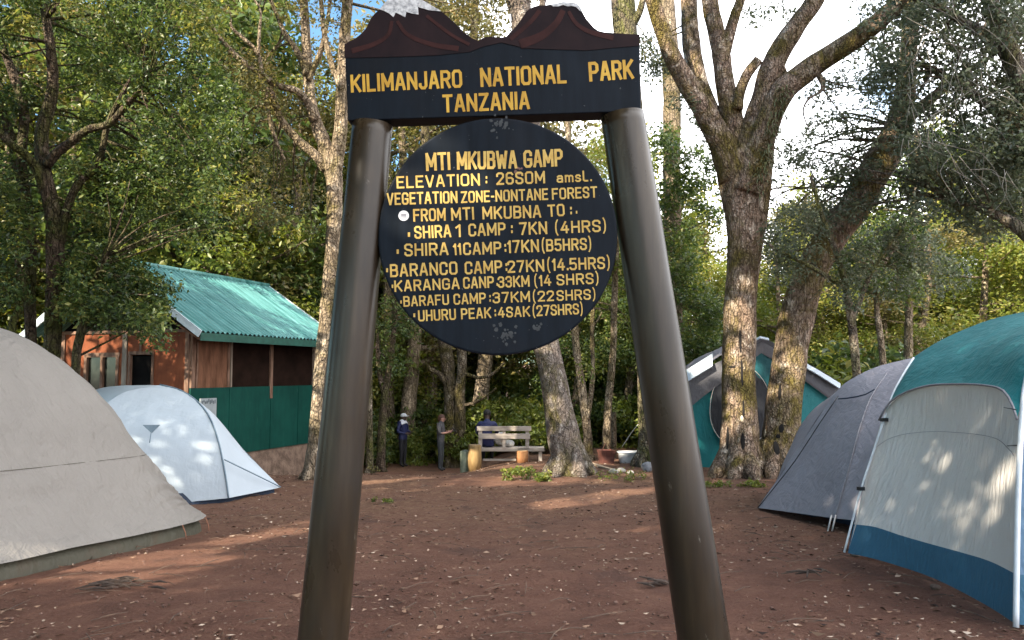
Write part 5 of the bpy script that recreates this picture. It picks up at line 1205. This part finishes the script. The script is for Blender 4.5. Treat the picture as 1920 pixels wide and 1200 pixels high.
# --- the big forked tree
r7, mb7, pa7 = key_tree('forked_tree', 'big rough tree forking at the ground into thick bare limbs, right of the sign', [
  ([(1388, 896, 44), (1388, 865, 38), (1387, 800, 34), (1386, 740, 32), (1385, 680, 31), (1387, 600, 30), (1391, 520, 29), (1393, 440, 30), (1388, 380, 33), (1382, 330, 37), (1380, 290, 36)], 16.0, 16.2, True),
  ([(1375, 335, 28), (1350, 262, 24), (1318, 205, 21), (1285, 150, 19), (1258, 100, 17), (1240, 50, 15), (1224, 0, 14), (1205, -90, 11)], 16.1, 15.6, False),
  ([(1365, 300, 24), (1330, 210, 19), (1306, 140, 18), (1296, 80, 17), (1292, 20, 16), (1290, -80, 14)], 16.3, 16.8, False),
  ([(1385, 300, 26), (1372, 220, 21), (1358, 150, 18), (1350, 90, 17), (1338, 40, 16), (1330, -10, 15), (1322, -90, 12)], 16.2, 16.2, False),
  ([(1356, 120, 11), (1366, 70, 11), (1378, 30, 10), (1390, -5, 9), (1415, -90, 7)], 16.2, 15.9, False),
  ([(1390, 320, 30), (1412, 240, 24), (1432, 180, 22), (1448, 125, 22), (1472, 80, 20), (1500, 40, 18), (1528, 0, 17), (1570, -90, 13)], 16.1, 15.5, False),
  ([(1398, 360, 30), (1418, 290, 26), (1440, 225, 24), (1470, 170, 23), (1510, 135, 21), (1555, 105, 20), (1600, 76, 19), (1645, 42, 18), (1680, 8, 16), (1720, -60, 12)], 16.0, 15.0, False),
  ([(1382, 205, 11), (1388, 170, 10), (1402, 138, 10), (1422, 112, 9)], 16.0, 15.8, False),
  ([(1440, 250, 15), (1430, 330, 17), (1424, 400, 16), (1416, 470, 13), (1412, 530, 9)], 16.15, 16.3, False),
  ([(1470, 168, 10), (1468, 140, 9), (1462, 122, 8)], 15.9, 15.7, False), ([(1536, 142, 6), (1543, 158, 5), (1538, 172, 3), (1516, 186, 2), (1506, 210, 1.5), (1518, 246, 1)], 15.5, 15.3, False),
  ([(1456, 896, 42), (1460, 860, 37), (1466, 800, 33), (1472, 740, 32), (1480, 680, 31), (1490, 610, 31), (1502, 560, 31), (1522, 505, 30), (1558, 445, 29), (1600, 390, 29), (1632, 335, 30), (1662, 285, 30), (1682, 245, 25), (1696, 180, 19), (1704, 90, 15), (1715, -60, 11)], 16.1, 16.9, True),
  ([(1672, 265, 16), (1700, 225, 12), (1740, 190, 10), (1790, 150, 8), (1850, 110, 5)], 16.8, 16.4, False)],
  M['bark_grey'], M['leaf_grey'], [
  ([(1500, 170), (1600, 130), (1640, 200), (1600, 300), (1540, 330), (1530, 230)], 9, 15.5, 17.5),
  ([(1480, 200), (1640, 150), (1680, 330), (1600, 420), (1500, 420)], 44, 16, 19), ([(1420, 290), (1560, 270), (1560, 470), (1430, 470)], 34, 17, 20), ([(1390, -40), (1500, -40), (1490, 50), (1420, 40)], 8, 15.5, 17), ([(1600, 60), (1680, 30), (1690, 180), (1620, 200)], 12, 15, 17), ([(1200, 40), (1235, 60), (1245, 150), (1205, 140)], 5, 16, 17.5), ([(1300, 200), (1345, 230), (1350, 330), (1290, 300)], 6, 18, 20), ([(1230, 60), (1250, 130), (1290, 190), (1270, 220), (1225, 140)], 4, 15.5, 16.5),
  ([(1400, -160), (1700, -160), (1690, -30), (1560, -20), (1420, -40)], 14, 14.8, 17.0)],
  21, .085, 90, (.25, .5), segs=20, rough=.09, twig=.9)
# dark hollows, wounds and pale knots, set on the trunk's own surface
from mathutils.bvhtree import BVHTree
bvh7 = BVHTree.FromPolygons([Vector(v) for v in mb7.v], mb7.f)
hol = simple('dark hollow', (.006, .004, .003), None, 5, .95, 0); knot = simple('pale bare wood', (.45, .37, .26), (.6, .5, .38), 12, .8, .1); orangew = simple('rotten orange wood', (.16, .06, .03), (.26, .12, .06), 14, .9, .3)
def on_trunk(name, mat, x, y, rx, ry, deep=.35):
    d = ray(x, y); hit = bvh7.ray_cast(CAM, d.normalized())
    if hit[0] is None: return
    p, nrm = hit[0], hit[1]
    if nrm.dot(d) > 0: nrm = -nrm
    k = p.y/FPX; z = Vector((0, 0, 1)); sx = nrm.cross(z).normalized(); sz = sx.cross(nrm).normalized(); mb = MB()
    ellips(mb, (0, 0, 0), (rx*k, .035*deep, ry*k), 18, 10); mb.v = [tuple(p+sx*v[0]*(1+.3*mnoise.noise(Vector(v)*14+p))-nrm*v[1]*-1+sz*v[2]) for v in mb.v]
    mb.build(name, mat, r7, True)
for (x, y, rx, ry) in ((1465, 803, 5, 8), (1459, 818, 4, 4), (1456, 840, 6, 13), (1364, 822, 3, 22), (1393, 830, 4, 18), (1391, 700, 2.5, 26), (1388, 640, 2.5, 22), (1394, 770, 2.5, 22), (1372, 688, 7, 2), (1462, 735, 3, 16)): on_trunk('hollow', hol, x, y, rx, ry)
for (x, y, rx, ry) in ((1434, 812, 3.5, 7), (1391, 785, 3, 6)): on_trunk('pale_knot', knot, x, y, rx, ry)
# strap leaved epiphytes and moss on the upper limbs
rnd = random.Random(4); mb = MB()
for k in range(260):
    t = rnd.random(); x = 1478-t*62+rnd.gauss(0, 7); y = 165+t*190+rnd.gauss(0, 10); Y = 15.35+.35*t+rnd.uniform(-.1, .1); a = P(x, y, Y)
    L = rnd.uniform(.12, .34); d = Vector((rnd.gauss(0, .5), rnd.gauss(0, .4)-.3, rnd.gauss(.2, .5))).normalized(); b = a+d*L*.5; e = b+(d+Vector((0, 0, -1.3))).normalized()*L*.6; w = d.cross(Vector((0, 0, 1)))
    if w.length < .1: continue
    w = w.normalized()*.011
    mb.add([a-w, a+w, b+w, b-w, e], [(0, 1, 2, 3), (3, 2, 4)])
ep = mb.build('strap_fern', simple('strap fern leaves', (.055, .065, .025), (.15, .16, .07), 3, .6, 0), r7)
ep['label'] = 'grey green strap leaves growing along the limb'

# --- pale orange trunk behind, between sign and forked tree
key_tree('tall_tree', 'straight pale orange trunk with leafy sprays between the sign and the forked tree', [
  ([(1268, 872, 18), (1266, 700, 16), (1263, 560, 16), (1261, 430, 16), (1259, 330, 16), (1260, 220, 17), (1258, 130, 17), (1252, 40, 16), (1246, -80, 14)], 22.0, 22.4, True)], M['bark_pale'], M['leaf_dark'], [
  ([(1218, 235), (1300, 260), (1350, 330), (1345, 400), (1290, 420), (1300, 560), (1230, 560), (1240, 430), (1250, 320), (1222, 290)], 40, 20.5, 22.5),
  ([(1225, 540), (1345, 500), (1345, 690), (1240, 660)], 30, 20.5, 23)], 22, .12, 150, (.35, .65), segs=14)

# --- the grey green tree at the right edge with pale hanging twigs
r9, mb9, pa9 = key_tree('grey_leaved_tree', 'large grey green tree with pale drooping twigs filling the upper right corner', [
  ([(1985, 1000, 30), (1985, 800, 26), (1978, 600, 24), (1960, 400, 22), (1930, 200, 19), (1880, 60, 15), (1820, -80, 11)], 13.0, 14.0, True),
  ([(1968, 480, 14), (1900, 420, 11), (1840, 390, 9), (1770, 370, 6)], 13.3, 14.5, False), ([(1945, 300, 14), (1880, 220, 10), (1800, 160, 8), (1730, 120, 5)], 13.6, 14.8, False), ([(1900, 100, 12), (1820, 50, 9), (1740, 0, 7), (1690, -30, 5)], 13.9, 14.8, False)],
  M['bark_mid'], M['leaf_grey'], [
  ([(1640, -120), (1980, -120), (1980, 300), (1900, 330), (1780, 320), (1700, 330), (1650, 230), (1625, 130)], 150, 13.0, 16.5),
  ([(1700, 290), (1980, 280), (1980, 430), (1850, 440), (1740, 420), (1690, 380)], 44, 13.5, 16.5), ([(1550, 300), (1640, 300), (1650, 380), (1580, 400)], 8, 15, 17)],
  23, .095, 185, (.32, .6), tint=.45, droop=.3)
rnd = random.Random(9); mb = MB()
for k in range(85):
    x = rnd.uniform(1690, 1900); y = rnd.uniform(-20, 330); Y = rnd.uniform(12.8, 13.6); dx = rnd.gauss(20, 50); dy = rnd.uniform(20, 130)
    a = P(x, y, Y); e = P(x+dx, y+dy, Y+rnd.uniform(-.3, .3)); m_ = P(x+dx*.5+rnd.gauss(0, 14), y+dy*.45+rnd.gauss(0, 10), Y)
    mb.tube([a, m_, e], [.0065, .005, .002], 5, .12)
mb.build('hanging_twigs', simple('pale grey twig', (.14, .125, .10), (.26, .235, .20), 9, .8, 0), r9, True)

key_tree('slender_tree', 'slender grey leaved tree whose fine twigs cross the mossy right stem of the forked tree', [
  ([(1612, 868, 9), (1606, 700, 8), (1590, 560, 7), (1570, 480, 5), (1540, 400, 4), (1520, 330, 3)], 15.2, 14.9, True), ([(1598, 600, 5), (1640, 500, 4), (1690, 430, 3)], 15.1, 15.0, False), ([(1585, 540, 5), (1520, 500, 4), (1460, 470, 3), (1430, 450, 2)], 15.0, 14.8, False)],
  M['bark_mid'], M['leaf_grey'], [([(1435, 400), (1530, 380), (1560, 430), (1500, 520), (1440, 540)], 20, 14.2, 15.6), ([(1620, 430), (1720, 400), (1730, 540), (1600, 600), (1560, 520)], 22, 14.2, 15.6)], 27, .075, 110, (.22, .45), twig=1.0, tint=.5)

# --- thin trunks on the right, beyond the tents
key_tree('thin_tree', 'bent pale slim trunk rising behind the grey tent, left of a pair', [([(1662, 872, 8), (1660, 760, 7), (1655, 670, 6), (1648, 610, 6), (1644, 580, 5), (1640, 500, 4)], 20, 20.3, True)], M['bark_pale'], M['leaf_dark'], [([(1560, 430), (1720, 400), (1710, 560), (1580, 560)], 36, 19.5, 22)], 24, .11, 150, (.4, .7))
key_tree('thin_tree', 'straight pale slim trunk rising behind the grey tent, right of a pair', [([(1702, 872, 10), (1702, 760, 9), (1703, 660, 8), (1704, 600, 7), (1707, 520, 6), (1715, 400, 5), (1720, 250, 4)], 21, 21.4, True)], M['bark_pale'], M['leaf_grey'], [([(1640, 440), (1800, 430), (1820, 560), (1680, 560)], 22, 20.5, 23)], 25, .11, 150, (.4, .7))

# --- the wood behind: a few kinds of tree, copied with their trunks and crowns
def proto(name, label, seed, H, cb, cr, tr, bark, leaf, leaf_size, ncl, per, tint, group, lean=.06, R=(.55, 1.15)):
    rnd = random.Random(seed); mb = MB(); top = Vector((rnd.uniform(-1, 1)*lean*H, rnd.uniform(-1, 1)*lean*H, H*.9)); paths = []
    pts = [Vector((0, 0, -.9)), Vector((0, 0, 0)), top*.35+Vector((rnd.gauss(0, .2), rnd.gauss(0, .2), 0)), top*.7, top]
    rad = [tr*1.25, tr*1.1, tr*.85, tr*.5, tr*.15]; mb.tube(pts, rad, 9, .4, .1, seed, freq=2)
    tp = catmull([tuple(p)+(r,) for p, r in zip(pts, rad)], 30); paths = [(Vector(q[:3]), q[3]) for q in tp[6:]]
    cs = []; rs = []; ns = []
    for k in range(int(ncl/5)):
        h = cb+(H-cb)*((k+.5)/(ncl/5)); a = rnd.uniform(0, 6.28); prof = math.sin(math.pi*min(1, .18+.82*(h-cb)/(H-cb)))**.6
        s = tp[min(29, int(29*(h*.85/(H*.9))))]; b = Vector(s[:3]); e = b+Vector((math.cos(a)*cr*prof, math.sin(a)*cr*prof, rnd.uniform(.1, .35)*cr))*rnd.uniform(.7, 1.05)
        m_ = b.lerp(e, .5)+Vector((rnd.gauss(0, .2), rnd.gauss(0, .2), -.1*cr*rnd.random())); mb.tube([b, m_, e], [s[3]*.55, s[3]*.35, .02], 6, .5, .05, k)
        q = catmull([tuple(b)+(.1,), tuple(m_)+(.06,), tuple(e)+(.02,)], 8); paths += [(Vector(z[:3]), z[3]) for z in q]
        for j in range(5):
            t = rnd.uniform(.45, 1.05); c = b.lerp(e, t)+Vector((rnd.gauss(0, .3), rnd.gauss(0, .3), rnd.gauss(0, .28)))*cr*.42; c.z = max(c.z, cb*.7)
            r = rnd.uniform(*R); cs.append(c); rs.append(r); ns.append(per*(r/sum(R)*2)**2)
    twigs(mb, paths, cs, rnd, .03, 3, .8, 4)
    root = thing(name, label, 'tree', (0, 0, 0), group); mb.build('trunk', bark, root, True)
    V, T = leaf_arrays([tuple(c) for c in cs], rs, ns, leaf_size, seed, .75, .3, .9, .5, tint, .2, .15); leaf_object('crown', V, T, leaf, root); return root
GF = 'forest trees beyond the clearing'
PR = [proto('forest_tree', 'dark green leafy forest tree beyond the clearing', 31, 12, 2.5, 3.6, .22, M['bark_mid'], M['leaf_dark'], .19, 75, 200, .5, GF),
      proto('forest_tree', 'dark green leafy forest tree beyond the clearing', 32, 14, 4.5, 3.2, .24, M['bark_dark'], M['leaf_dark'], .20, 65, 190, .5, GF),
      proto('forest_tree', 'bright yellow green forest tree catching sun beyond the clearing', 33, 11, 2.0, 3.4, .18, M['bark_pale'], M['leaf_bright'], .16, 85, 150, .68, 'sunlit forest trees beyond the clearing'),
      proto('forest_tree', 'olive leaved thin forest tree beyond the clearing', 34, 13, 3.5, 3.0, .20, M['bark_pale'], M['leaf_olive'], .15, 60, 120, .5, 'olive forest trees beyond the clearing')]
USED = [False]*len(PR)
PH = [12, 14, 11, 13]
def place(k, px, top, Y, rz, wide=1.0):
    p = P(px, 700, Y); zb = gz(p.x, Y); zt = P(px, top, Y).z; s = max(.25, (zt-zb)/PH[k])
    sc = (s*wide, s*wide, s)
    if not USED[k]:
        o = PR[k]; USED[k] = True; o.location = (p.x, Y, zb); o.rotation_euler = (0, 0, rz); o.scale = sc
    else: dup(PR[k], (p.x, Y, zb), rz, sc)
rnd = random.Random(77)
def row(xs, top, Y, kinds, wide=1.0, jit=40):
    for x in xs: place(rnd.choice(kinds), x+rnd.uniform(-jit, jit), top+rnd.uniform(-60, 60), Y+rnd.uniform(-1.5, 1.5), rnd.uniform(0, 6.28), wide*rnd.uniform(.9, 1.15))
row(range(-260, 460, 140), -120, 24.5, [0, 2, 3, 3]); row(range(-300, 480, 130), -60, 30, [0, 2, 2, 3])
row([460, 540], 150, 25.5, [2, 3]); row([430, 520, 590], 60, 31, [3, 2, 0]); row([690, 760], -40, 26, [3, 3], .9)
row(range(650, 1080, 90), 300, 29.5, [2, 2, 2, 1]); place(3, 890, -160, 27, 1.0, .9); place(3, 800, -120, 28, 2.0, .9); row(range(640, 1060, 130), 20, 34, [3, 2, 3]); row([1090, 1180], 215, 33, [2, 2]); row([1100, 1200], 400, 27.5, [0, 0])
row([1260, 1340, 1430], 440, 27, [0, 0, 2]); row(range(1250, 1700, 95), 400, 34, [2, 2, 3], 1.3); row([1490, 1550], 330, 29, [3, 2], .9); row([1500, 1590, 1680], 500, 27, [2, 2, 2], 1.3)
row([1750, 1850, 1950, 2050], 330, 28, [2, 2, 3], 1.2); row(range(1700, 2200, 110), 180, 36, [2, 3, 0], 1.1)
row(range(-200, 2200, 200), 420, 42, [2, 2, 0, 3], 1.4); row(range(-150, 2200, 170), 470, 52, [0, 2], 1.6)

# --- shrubs at the edge of the clearing
def shrub(name, label, seed, leaf, size, R, n, per, group, h=1.0):
    rnd = random.Random(seed); mb = MB(); cs = []; rs = []
    for k in range(n):
        a = rnd.uniform(0, 6.28); q = R*math.sqrt(rnd.random()); c = Vector((math.cos(a)*q, math.sin(a)*q, h*(.18+.8*rnd.random()*(1-.45*(q/R)**2)))); cs.append(c); rs.append(R*rnd.uniform(.22, .36))
        mb.tube([(c.x*.12, c.y*.12, -.1), (c.x*.5, c.y*.5, c.z*.6), tuple(c)], [.02*h, .012*h, .004], 5, .2)
    root = thing(name, label, 'shrub', (0, 0, 0), group); mb.build('stem', M['bark_mid'], root, True); V, T = leaf_arrays([tuple(c) for c in cs], rs, [per]*n, size, seed, .85, .3, .8, .5, .5, .2); leaf_object('foliage', V, T, leaf, root); return root
SH = [shrub('shrub', 'dark leafy shrub along the shaded far edge of the clearing', 41, M['leaf_dark'], .15, 1.25, 22, 150, 'shrubs along the far edge', 1.9), shrub('shrub', 'brighter green shrub along the far edge of the clearing', 42, M['leaf_bright'], .14, 1.2, 20, 140, 'bright shrubs along the far edge', 1.7)]
su = [False, False]
def put(k, px, Y, s):
    p = P(px, 700, Y); loc = (p.x, Y, gz(p.x, Y)); rz = rnd.uniform(0, 6.28)
    if not su[k]: su[k] = True; SH[k].location = loc; SH[k].rotation_euler.z = rz; SH[k].scale = (s, s, s)
    else: dup(SH[k], loc, rz, s)
for x in range(640, 1330, 52): put(0 if rnd.random() < .72 else 1, x+rnd.uniform(-18, 18), 27+rnd.uniform(-1.2, 2.0), rnd.uniform(.8, 1.35))
for x in range(660, 1330, 75): put(0, x+rnd.uniform(-18, 18), 30+rnd.uniform(-1, 1), rnd.uniform(1.4, 1.9))
for x, Y, s in ((1010, 22.6, .75), (1040, 22.8, .75), (875, 24.5, .8), (915, 25.2, 1.25), (950, 24.8, 1.15), (985, 25.3, 1.2), (1000, 24, 1.0), (790, 25.8, .7), (740, 26.0, .7)): put(1, x, Y, s)  # behind the bench, bright leaf colour stands in for sunlight
for x, Y, s in ((1540, 22, 1.5), (1600, 21.5, 1.7), (1580, 23, 2.1), (1650, 23, 2.0), (1720, 23, 2.0), (1790, 23, 2.1), (1850, 22, 2.0), (1920, 22, 2.2), (1290, 23, 1.2), (1250, 24, 1.3)): put(1 if rnd.random() < .65 else 0, x, Y, s)
for x, Y, s in ((-40, 21, 1.6), (60, 22, 1.8), (20, 19, 1.3), (110, 20.5, 1.6), (625, 24, 1.2), (660, 23.5, .9)): put(0, x, Y, s)
# --- small weeds
def weed(label, px, py, R, h, n, per, leaf, size, seed):
    p = G(px, py); r = shrub('weed', label, seed, leaf, size, R, n, per, None, h); r['category'] = 'weed'; r.location = p
weed('bright green leafy weed on the bare ground in front of the leaning trunk', 988, 900, .42, .20, 14, 60, M['leaf_bright'], .065, 51)
weed('small green tuft on the bare ground in front of the forked tree', 1400, 912, .30, .10, 9, 40, M['leaf_bright'], .05, 52)
weed('second small green tuft beside the right pole, left of the forked tree foot', 1345, 912, .28, .10, 8, 40, M['leaf_bright'], .05, 53)
weed('small weed on the trodden earth left of the sign opening', 715, 945, .16, .10, 6, 16, M['leaf_bright'], .05, 54)
weed('thin upright weed at the foot of the left sign pole opening', 700, 890, .16, .35, 7, 14, M['leaf_olive'], .06, 55)
weed('sparse weeds around the pale stones beyond the leaning trunk', 1165, 898, .55, .12, 14, 26, M['leaf_bright'], .05, 56)
# low ground cover along the shaded edge
V, T = [], []
rn = random.Random(6); cs = []; rs = []
for k in range(520):
    Y = rn.uniform(24.6, 28.5); x = P(rn.uniform(640, 1340), 700, Y).x; cs.append((x, Y, gz(x, Y)+.08)); rs.append(rn.uniform(.12, .3))
V, T = leaf_arrays(cs, rs, [26]*len(cs), .10, 8, .8, .2, .8, .5, .5, .2); o = leaf_object('ground_cover', V, T, M['leaf_bright']); tag(o, 'low green ground cover along the shaded far edge', 'ground cover', kind='stuff')

# --- tall trees outside the picture, behind and left of the viewpoint, that shade the camp
ST = proto('shade_tree', 'tall leafy tree outside the picture that shades the camp', 61, 13.5, 6.0, 4.6, .3, M['bark_dark'], M['leaf_dark'], .34, 95, 92, .5, 'shade trees outside the picture', .03, (.8, 1.4))
first = True
for (x, y, s) in SHADE_SPOTS:
    if first: ST.location = (x, y, gz(x, y)); ST.scale = (s, s, s); first = False
    else: dup(ST, (x, y, gz(x, y)), (x*1.7+y) % 6.28, s)

# crowns cut for the light: leaves removed along sun rays to chosen sun patches
GAPS = []
rg = random.Random(12)
for (a, b, n_, r0) in (((30, 1092), (250, 1052), 8, .13), ((280, 1046), (575, 988), 9, .14), ((262, 1078), (390, 1052), 6, .13), ((655, 1112), (815, 1084), 6, .13), ((1045, 944), (1225, 918), 9, .24), ((255, 1196), (420, 1166), 5, .11), ((1500, 1122), (1560, 1100), 3, .13), ((1200, 992), (1330, 985), 4, .12), ((1620, 1015), (1650, 990), 2, .1), ((700, 905), (800, 895), 4, .18), ((880, 880), (1010, 872), 6, .25), ((540, 990), (600, 980), 3, .12)):
    for k in range(n_):
        t = k/max(1, n_-1); p = G(a[0]+(b[0]-a[0])*t, a[1]+(b[1]-a[1])*t); GAPS.append((p+Vector((rg.gauss(0, .05), rg.gauss(0, .05), 0)), r0*rg.uniform(.6, 1.3)*(1.5 if a[0] < 640 else 1.0)))
for q, r_ in ((P(450, 548, 20), .35), (P(500, 572, 20.4), .35), (P(545, 594, 20.4), .35), (P(1368, 655, 15.5), .22), (P(1366, 740, 15.5), .2), (P(1480, 660, 15.6), .22), (P(1360, 560, 15.5), .2), (P(1240, 50, 15.7), .25)) + tuple((P(x, y, 15.7), .32) for x, y in ((602, 780), (606, 700), (613, 600), (621, 500), (627, 400), (622, 320), (640, 230), (645, 120), (600, 250), (578, 150), (574, 60), (545, 245), (520, 210), (600, 290))) + ((P(325, 690, 16.4), .16), (P(318, 655, 16.4), .12), (P(335, 720, 16.4), .16)): GAPS.append((q, r_))
def thin_out(root):
    for ch in root.children:
        if 'crown' not in ch.name: continue
        me = ch.data; n = len(me.vertices)//4; co = np.empty(len(me.vertices)*3, np.float32); me.vertices.foreach_get('co', co); co = co.reshape(-1, 3)
        T = np.empty(len(me.vertices), np.float32); me.attributes['tint'].data.foreach_get('value', T)
        Mx = Matrix.LocRotScale(root.location, root.rotation_euler, root.scale) @ Matrix.LocRotScale(ch.location, ch.rotation_euler, ch.scale)
        c = co.reshape(n, 4, 3).mean(1); A = np.array(Mx); w = c @ A[:3, :3].T + A[:3, 3]; keep = np.ones(n, bool); sd = np.array(SDIR)
        for g, r_ in GAPS:
            d = w-np.array(g); t = d @ sd; dist = np.linalg.norm(d-t[:, None]*sd, axis=1); keep &= ~((dist < r_+.10*root.scale[0]*(root.name[:5] == 'shade')) & (t > 0))
        if keep.all(): continue
        m4 = np.repeat(keep, 4); nm = leaf_object('crown', co[m4].astype(float), T[m4], me.materials[0]); d2 = nm.data; bpy.data.objects.remove(nm); ch.data = d2
for o in list(SC.objects):
    if o.parent is None and o.name.startswith(('shade_tree', 'broadleaf_tree')): thin_out(o)

# ------------------------------------------------------------------ litter on the ground
def litter():
    r = np.random.default_rng(3); rn = random.Random(3); Vs = []; Ts = []
    n = 30000
    Y = 4.6+16*r.random(n)**1.05; X = (r.random(n)*2-1)*(Y*.68)
    for i in range(n):
        x, y = X[i], Y[i]; z = gz(x, y); p = Vector((x, y, 0)); z += .030*mnoise.noise(p*.55)+.014*mnoise.noise(p*1.7+Vector((5, 2, 1)))+.014*mnoise.noise(p*4.3)+.009*mnoise.noise(p*11)+.005*mnoise.noise(p*23)
        if mnoise.noise(Vector((x*.5, y*.5, 7)))+.6*mnoise.noise(Vector((x*1.6, y*1.6, 17)))+rn.uniform(-.4, .4) < -.12: continue
        s = rn.choice((.014, .020, .028, .036, .044, .060))*rn.uniform(.7, 1.15)*(1.25 if y > 8 else (1.5 if rn.random() < .15 else 1)); a = rn.uniform(0, 6.28); d = Vector((math.cos(a), math.sin(a), 0)); e = Vector((-d.y, d.x, 0))*(rn.uniform(.28, .5) if rn.random() < .62 else rn.uniform(.06, .14))
        up = Vector((0, 0, 1)); c = Vector((x, y, z+.006)); k1, k2 = rn.uniform(.0, .35), rn.uniform(0, .3)
        Vs += [c-d*s*.5+up*s*k1, c+e*s*.5+up*s*k2, c+d*s*.5+up*s*k1, c-e*s*.5+up*s*rn.uniform(0, .3)]; Ts += [min(1, max(0, rn.gauss(.5, .28)))]*4
    lit = leaf_mat('dry leaf', [(0, (.022, .011, .008)), (.42, (.10, .052, .032)), (.75, (.24, .15, .10)), (1, (.50, .38, .29))], .75, .0, .2)  # darkest tint also stands in for small shadows among the leaves
    o = leaf_object('leaf_litter', np.array([tuple(v) for v in Vs]), np.array(Ts), lit); tag(o, 'dry pale brown leaves scattered over the red earth', 'leaf litter', kind='stuff')
    mb = MB()
    for k in range(420):
        y = 4.7+15*rn.random()**1.3; x = rn.uniform(-.68, .68)*y; a = rn.gauss(.5, .9); L = rn.uniform(.05, .22); d = Vector((math.cos(a), math.sin(a), 0)); z = gz(x, y)+.028; c = Vector((x, y, z))
        mb.tube([c-d*L, c+Vector((rn.gauss(0, .015), rn.gauss(0, .015), .012)), c+d*L], [.003, .0045, .002], 5)
    o = mb.build('fallen_twigs', simple('fallen twig', (.035, .020, .014), (.14, .085, .055), 6, .8, 0)); tag(o, 'thin fallen twigs scattered over the red earth', 'twigs', kind='stuff')
    # crumbs of earth
    mb = MB()
    for k in range(900):
        y = 4.7+9*rn.random()**1.3; x = rn.uniform(-.68, .68)*y; s = rn.uniform(.006, .02); z = gz(x, y)+.03*mnoise.noise(Vector((x, y, 0))*.55)+.006
        ellips(mb, (x, y, z), (s, s*rn.uniform(.6, 1), s*.6), 6, 4)
    o = mb.build('earth_crumbs', simple('earth crumb', (.09, .05, .037), (.17, .10, .075), 9, .95, .2)); tag(o, 'small crumbs of red earth', 'earth crumbs', kind='stuff')
    # dark little piles of bark and sticks
    bk = simple('dark bark scrap', (.025, .016, .012), (.07, .045, .033), 12, .9, .4)
    for (px, py, lb, n_, sp) in ((205, 1106, 'small dark heap of twigs on the ground in front of the left tent', 26, .16), (1233, 1102, 'dark splinter of bark lying just left of the right pole', 8, .13), (1515, 1082, 'dark curled bark scrap on the ground before the blue skirt', 8, .09)):
        p = G(px, py); mb = MB()
        for k in range(n_):
            a = rn.gauss(.1, .5); d = Vector((math.cos(a), math.sin(a), rn.gauss(0, .15))); c = p+Vector((rn.gauss(0, sp), rn.gauss(0, sp*.5), .03+.02*rn.random())); L = rn.uniform(.04, .13)
            mb.tube([c-d*L, c+Vector((0, 0, .01)), c+d*L], [.004, .012, .004], 5)
        o = mb.build('bark_scrap', bk, None, False, base=p); tag(o, lb, 'bark')
litter()
